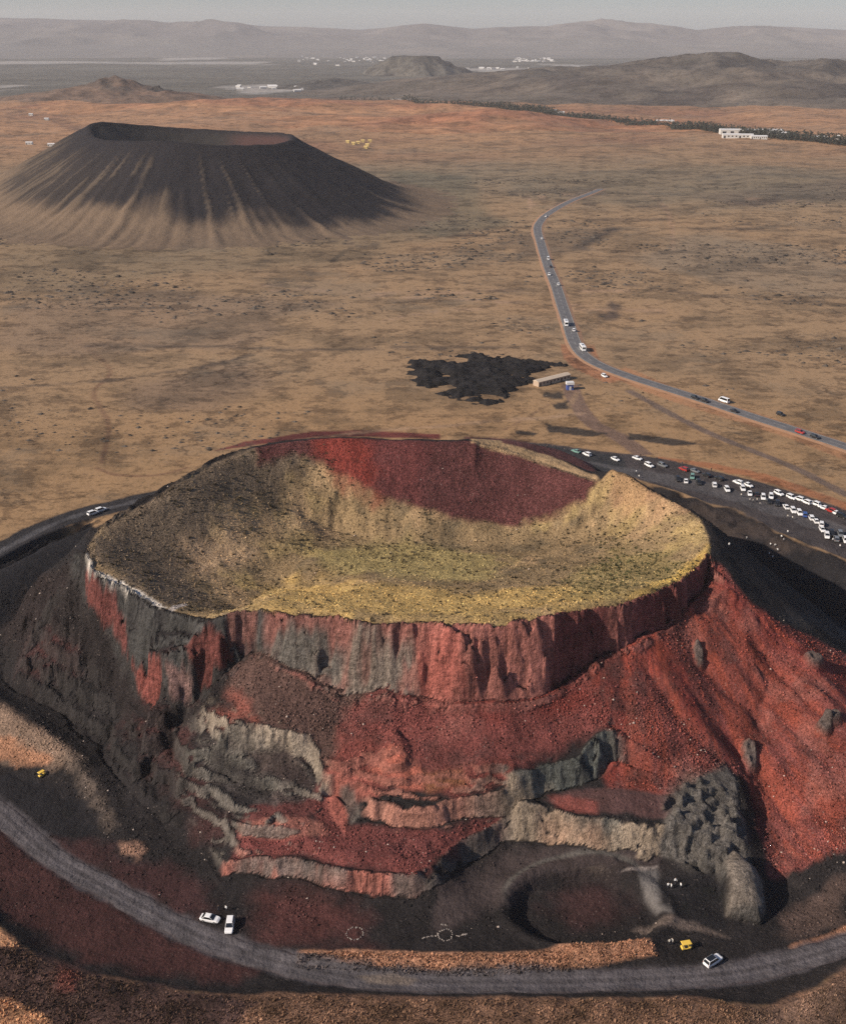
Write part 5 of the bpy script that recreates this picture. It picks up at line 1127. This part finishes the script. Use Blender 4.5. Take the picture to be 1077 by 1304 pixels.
# on the paved road
def road_pt(px, py, side):
    x, y, z = hit(px, py); k = int(np.argmin(np.hypot(rp[:, 0]-x, rp[:, 1]-y))); k = min(max(k, 1), len(rp)-2)
    return (*(rp[k] + rn[k] * 1.9 * side), rz[k] + .45, math.atan2(rt[k, 1], rt[k, 0]) + (math.pi if side > 0 else 0))
for px, py, c, kind, side in [(692,276,'w','suv',1),(686,305,'w','suv',1),(702,331,'w','van',1),(701,341,'k','suv',1),(698,351,'w','suv',-1),(712,364,'w','suv',1),(732,423,'w','suv',1),(886,510,'k','suv',-1),(897,512,'k','suv',-1),(938,527,'k','sedan',-1),(1024,555,'r','suv',-1),(1032,557,'k','suv',-1)]:
    x, y, z, h = road_pt(px, py, side); cn, mt = CN[c]; nm = 'van' if kind == 'van' else 'car'
    vehicle(f'{cn}_{nm}', f'{cn} {nm} driving along the paved road', x, y, h, kind, mt, f'{cn} {nm}s on the paved road', nm, z=z)
x, y, z, h = road_pt(922, 513, 1); vehicle('white_van', 'white van on the straight stretch of paved road beside the gravel lot', x + 3, y + 4, h, 'van', 'white_paint', None, 'van', z=z - .3)
vehicle('white_car', 'white car pulled over on red earth inside the road bend', *at(769,480), hd((760,474),(778,484)), 'suv', 'white_paint')
vehicle('black_car', 'black car standing off the road out in the open field', *at(993,529), hd((985,526),(1001,532)), 'suv', 'black_paint')
def bus(label, x, y, z, h):
    r = empty('white_bus', (x, y, z), h); tag(r, label, 'bus'); st = [(-4.2,.45,3.0,1.15),(-4.1,.35,3.15,1.22),(0,.35,3.2,1.25),(3.9,.35,3.15,1.22),(4.15,.45,2.95,1.12)]
    add_obj('body', merge('body', hull(st)), MAT['white_paint'], r)
    for s in (-1, 1):
        for k in range(5): add_obj('side_window', merge('side_window', loft([[(-3.6+k*1.45, s*1.275, 1.6),(-2.4+k*1.45, s*1.275, 1.6),(-2.4+k*1.45, s*1.245, 2.6),(-3.6+k*1.45, s*1.245, 2.6)],[(-3.6+k*1.45, s*1.15, 1.6),(-2.4+k*1.45, s*1.15, 1.6),(-2.4+k*1.45, s*1.12, 2.6),(-3.6+k*1.45, s*1.12, 2.6)]])), MAT['car_glass'], r)
    add_obj('windscreen', box_mesh('windscreen', 4.0, 4.17, -1.0, 1.0, 1.5, 2.7), MAT['car_glass'], r); add_obj('rear_window', box_mesh('rear_window', -4.22, -4.0, -.9, .9, 1.7, 2.6), MAT['car_glass'], r)
    add_obj('roof_hatch', box_mesh('roof_hatch', -1.2, 1.2, -.6, .6, 3.15, 3.32), MAT['grey_paint'], r)
    for wx_ in (-2.6, 2.6):
        for s in (-1, 1): w = add_obj('wheel', TYRE, MAT['tyre_rubber'], r); w.location = (wx_, s * 1.12, .45); w.scale = (1.4, 1.4, 1.4); add_obj('rim', RIM, MAT['rim_metal'], w)
x, y, z, h = road_pt(724, 416, -1); bus('white bus on the road with a white car alongside', x, y, z, h)
x, y, z, h = road_pt(743, 446, 1); bus('white bus in the bend of the paved road', x, y, z, h)
def cart(label, px, py, h, s=1.0):
    x, y = at(px, py); r = empty('yellow_cart', (x, y, float(height(x, y))), h); r.scale = (s,) * 3; tag(r, label, 'cart')
    add_obj('body', merge('body', hull([(-1.15,.3,.62,.5),(-1.0,.25,.75,.58),(0,.25,.62,.6),(.8,.25,.72,.56),(1.15,.35,.6,.42)])), MAT['yellow_paint'], r); add_obj('canopy', merge('canopy', loft([[(-1.2,-.65,1.75),(1.0,-.65,1.75),(1.0,.65,1.75),(-1.2,.65,1.75)],[(-1.1,-.58,1.84),(.9,-.58,1.84),(.9,.58,1.84),(-1.1,.58,1.84)]])), MAT['yellow_paint'], r)
    add_obj('seat', box_mesh('seat', -.5, .05, -.5, .5, .6, .9), MAT['tyre_rubber'], r)
    for a in (-1.0, .8):
        for b in (-.52, .52): add_obj('post', box_mesh('post', a-.03, a+.03, b-.03, b+.03, .6, 1.76), MAT['grey_paint'], r)
    for a in (-.75, .75):
        for b in (-.55, .55): w = add_obj('wheel', TYRE, MAT['tyre_rubber'], r); w.location = (a, b, .23); w.scale = (.7, .8, .7)
cart('yellow canopied cart on black cinder near the white car with a black roof', 873, 1208, hd((866,1208),(880,1206))); cart('small yellow canopied cart alone on the black cinder below the tan ridge', 54, 988, .9, .8)

# ------------------------------------------------------------------ people
simple('skin', (.42,.26,.18), .6); simple('dark_trousers', (.035,.037,.05), .9); simple('hair', (.012,.01,.009), .7)
for nm, c in [('white_top', (.75,.75,.74)), ('red_top', (.45,.05,.05)), ('black_top', (.03,.03,.035)), ('blue_top', (.08,.14,.34)), ('pale_top', (.55,.52,.46))]: simple(nm, c, .9)
def person_mesh(pose):
    arm, stride = pose
    J = [((0,0,.93),.15), ((0,0,1.12),.145), ((0,0,1.34),.165), ((0,0,1.46),.07), ((0,.015,1.56),.085), ((.0,.01,1.66),.092), ((0,0,1.73),.06)]; E_ = [(0,1),(1,2),(2,3),(3,4),(4,5),(5,6)]
    for s in (-1, 1):
        b = len(J); f = stride * s
        J += [((s*.09, 0, .86), .105), ((s*.10, f*.5 + .02, .48), .068), ((s*.10, f, .09), .05), ((s*.11, f + .14, .045), .04)]; E_ += [(0,b),(b,b+1),(b+1,b+2),(b+2,b+3)]
        b = len(J); a = arm if s > 0 else 0
        J += [((s*.19, 0, 1.39), .065), ((s*.25, -f*.4 + .05*a, 1.13 + .05*a), .045), ((s*.25, -f*.6 + .10 + .22*a, .90 + .42*a), .036), ((s*.24, -f*.6 + .13 + .26*a, .80 + .5*a), .04)]; E_ += [(2,b),(b,b+1),(b+1,b+2),(b+2,b+3)]
    me = bpy.data.meshes.new('person'); me.from_pydata([j[0] for j in J], E_, []); o = bpy.data.objects.new('person_base', me); COL.objects.link(o)
    sk = o.modifiers.new('skin', 'SKIN')
    if not me.skin_vertices: me.attributes.new
    for v, j in zip(me.skin_vertices[0].data if me.skin_vertices else [], J): v.radius = (j[1], j[1] * (.8 if j[1] > .12 else 1))
    if me.skin_vertices: me.skin_vertices[0].data[0].use_root = True
    o.modifiers.new('sub', 'SUBSURF').levels = 1
    dg = bpy.context.evaluated_depsgraph_get(); em = bpy.data.meshes.new_from_object(o.evaluated_get(dg)); bpy.data.objects.remove(o); bpy.data.meshes.remove(me)
    for m in ('dark_trousers', 'white_top', 'skin', 'hair', 'tyre_rubber'): em.materials.append(MAT[m])
    for p in em.polygons:
        c = p.center; p.use_smooth = True
        p.material_index = 4 if c.z < .07 else 3 if (c.z > 1.66 or (c.z > 1.56 and c.y < -.02)) else 2 if c.z > 1.46 else (2 if abs(c.x) > .20 and c.z < .88 else 1 if c.z > .92 or abs(c.x) > .2 else 0)
    return em
PM = []
try:
    PM = [person_mesh(p) for p in ((0, .05), (1, .1), (0, .28))]
except Exception as ex:
    print('person', ex)
PV = {}
def person(label, px, py, top, heading, pose=0, group=None, lift=0):
    key = (pose, top)
    if key not in PV:
        m = PM[pose].copy(); m.materials[1] = MAT[top]; PV[key] = m
    x, y = at(px, py); o = add_obj('person', PV[key]); o.data = PV[key]; o.location = (x, y, float(height(x, y)) + lift - .02); o.rotation_euler = (0, 0, heading); o.scale = (1.03,) * 3
    tag(o, label, 'person', group); return o
for i, (px, py) in enumerate([(850,1131),(854,1132),(859,1125),(866,1131)]): person('person in white standing in the group below the grey rock spur', px, py, 'white_top', i * 1.7, i % 3, 'people below the grey rock spur')
for i, (px, py) in enumerate([(851.5,1203),(855,1202)]): person('person in pale clothes standing beside the yellow cart', px, py, 'pale_top', i * 2.2, i, 'people beside the yellow cart')
person('person in black standing behind the broadside white car', 279, 1160, 'black_top', .4, 0); person('person in white standing behind the white car facing the road', 288.5, 1160, 'white_top', 2.6, 0)
for i, (px, py) in enumerate([(927.5,697),(950,688),(994,686),(997,690),(980,696),(986,697),(978.5,708),(989,703),(983,712),(1002,680)]): person('person in white walking on the black slope below the gravel lot', px, py, 'white_top', i * 1.3, i % 3, 'people on the black slope')
for i, (px, py) in enumerate([(1059.5,690),(1068.5,698)]): person('person in white standing below the last parked cars of the lot', px, py, 'white_top', i * 2, 0, 'people below the last cars')
for i, (px, py) in enumerate([(809.6,603),(813,609)]): person('person in white standing on the rim of the red cone', px, py, 'white_top', i * 2, 0, 'people on the rim')
for i, (px, py) in enumerate([(954,639),(963,639),(967,644),(943,633),(958,640),(1002,660),(1008,662)]): person('person in pale clothes standing between the pit edge and the parked cars', px, py, ('pale_top','white_top')[i % 2] if False else 'pale_top', i * 1.9, i % 3, 'people at the pit edge')
for i, (px, py) in enumerate([(696,572),(703,573),(718,575),(737,577),(757,577),(790,584),(815,582),(836,586),(868,592),(905,600),(1062,655),(1066,657)]): person('person in dark clothes standing among the cars of the gravel lot', px, py, 'black_top', i * 1.1, i % 3, 'people among the parked cars')

# ------------------------------------------------------------------ small things
simple('ring_stone', (.30,.26,.23), .9, var=.4, scale=2)
def rock_mesh(seed, s):
    rg = np.random.default_rng(seed); bm = bmesh.new(); bmesh.ops.create_icosphere(bm, subdivisions=1, radius=s)
    for v in bm.verts: v.co *= rg.uniform(.7, 1.15); v.co.z *= .75
    me = bpy.data.meshes.new('stone'); bm.to_mesh(me); bm.free(); return me
RM = [rock_mesh(k, .24) for k in range(4)]
for lab, px, py, rad, n in [('ring of pale stones laid out under the pink quarry step', 452, 1189, 1.75, 20), ('ring of pale stones with stone arms on the quarry floor', 567, 1191, 1.6, 18)]:
    x, y = at(px, py); r = empty('stone_ring', (x, y, float(height(x, y)))); tag(r, lab, 'stone ring')
    pos = [(rad*math.cos(a), rad*math.sin(a)) for a in np.linspace(0, 6.283, n, endpoint=False)]
    if n == 18: pos += [(-rad-.6-.45*k, -.1-.12*k) for k in range(7)] + [(rad+.9+.45*k, -.35+.1*k) for k in range(6)] + [(-.9+.4*k, rad+1.3-.1*k) for k in range(4)]
    for i, (a, b) in enumerate(pos):
        s = add_obj('stone', RM[i % 4], MAT['ring_stone'], r); a += random.uniform(-.14, .14); b += random.uniform(-.14, .14)
        s.location = (a, b, float(height(x+a, y+b)) - r.location.z + .06); s.rotation_euler = (0, 0, random.uniform(0, 6)); s.scale = (random.uniform(.45, 1.5), random.uniform(.45, 1.3), random.uniform(.5, 1.2))
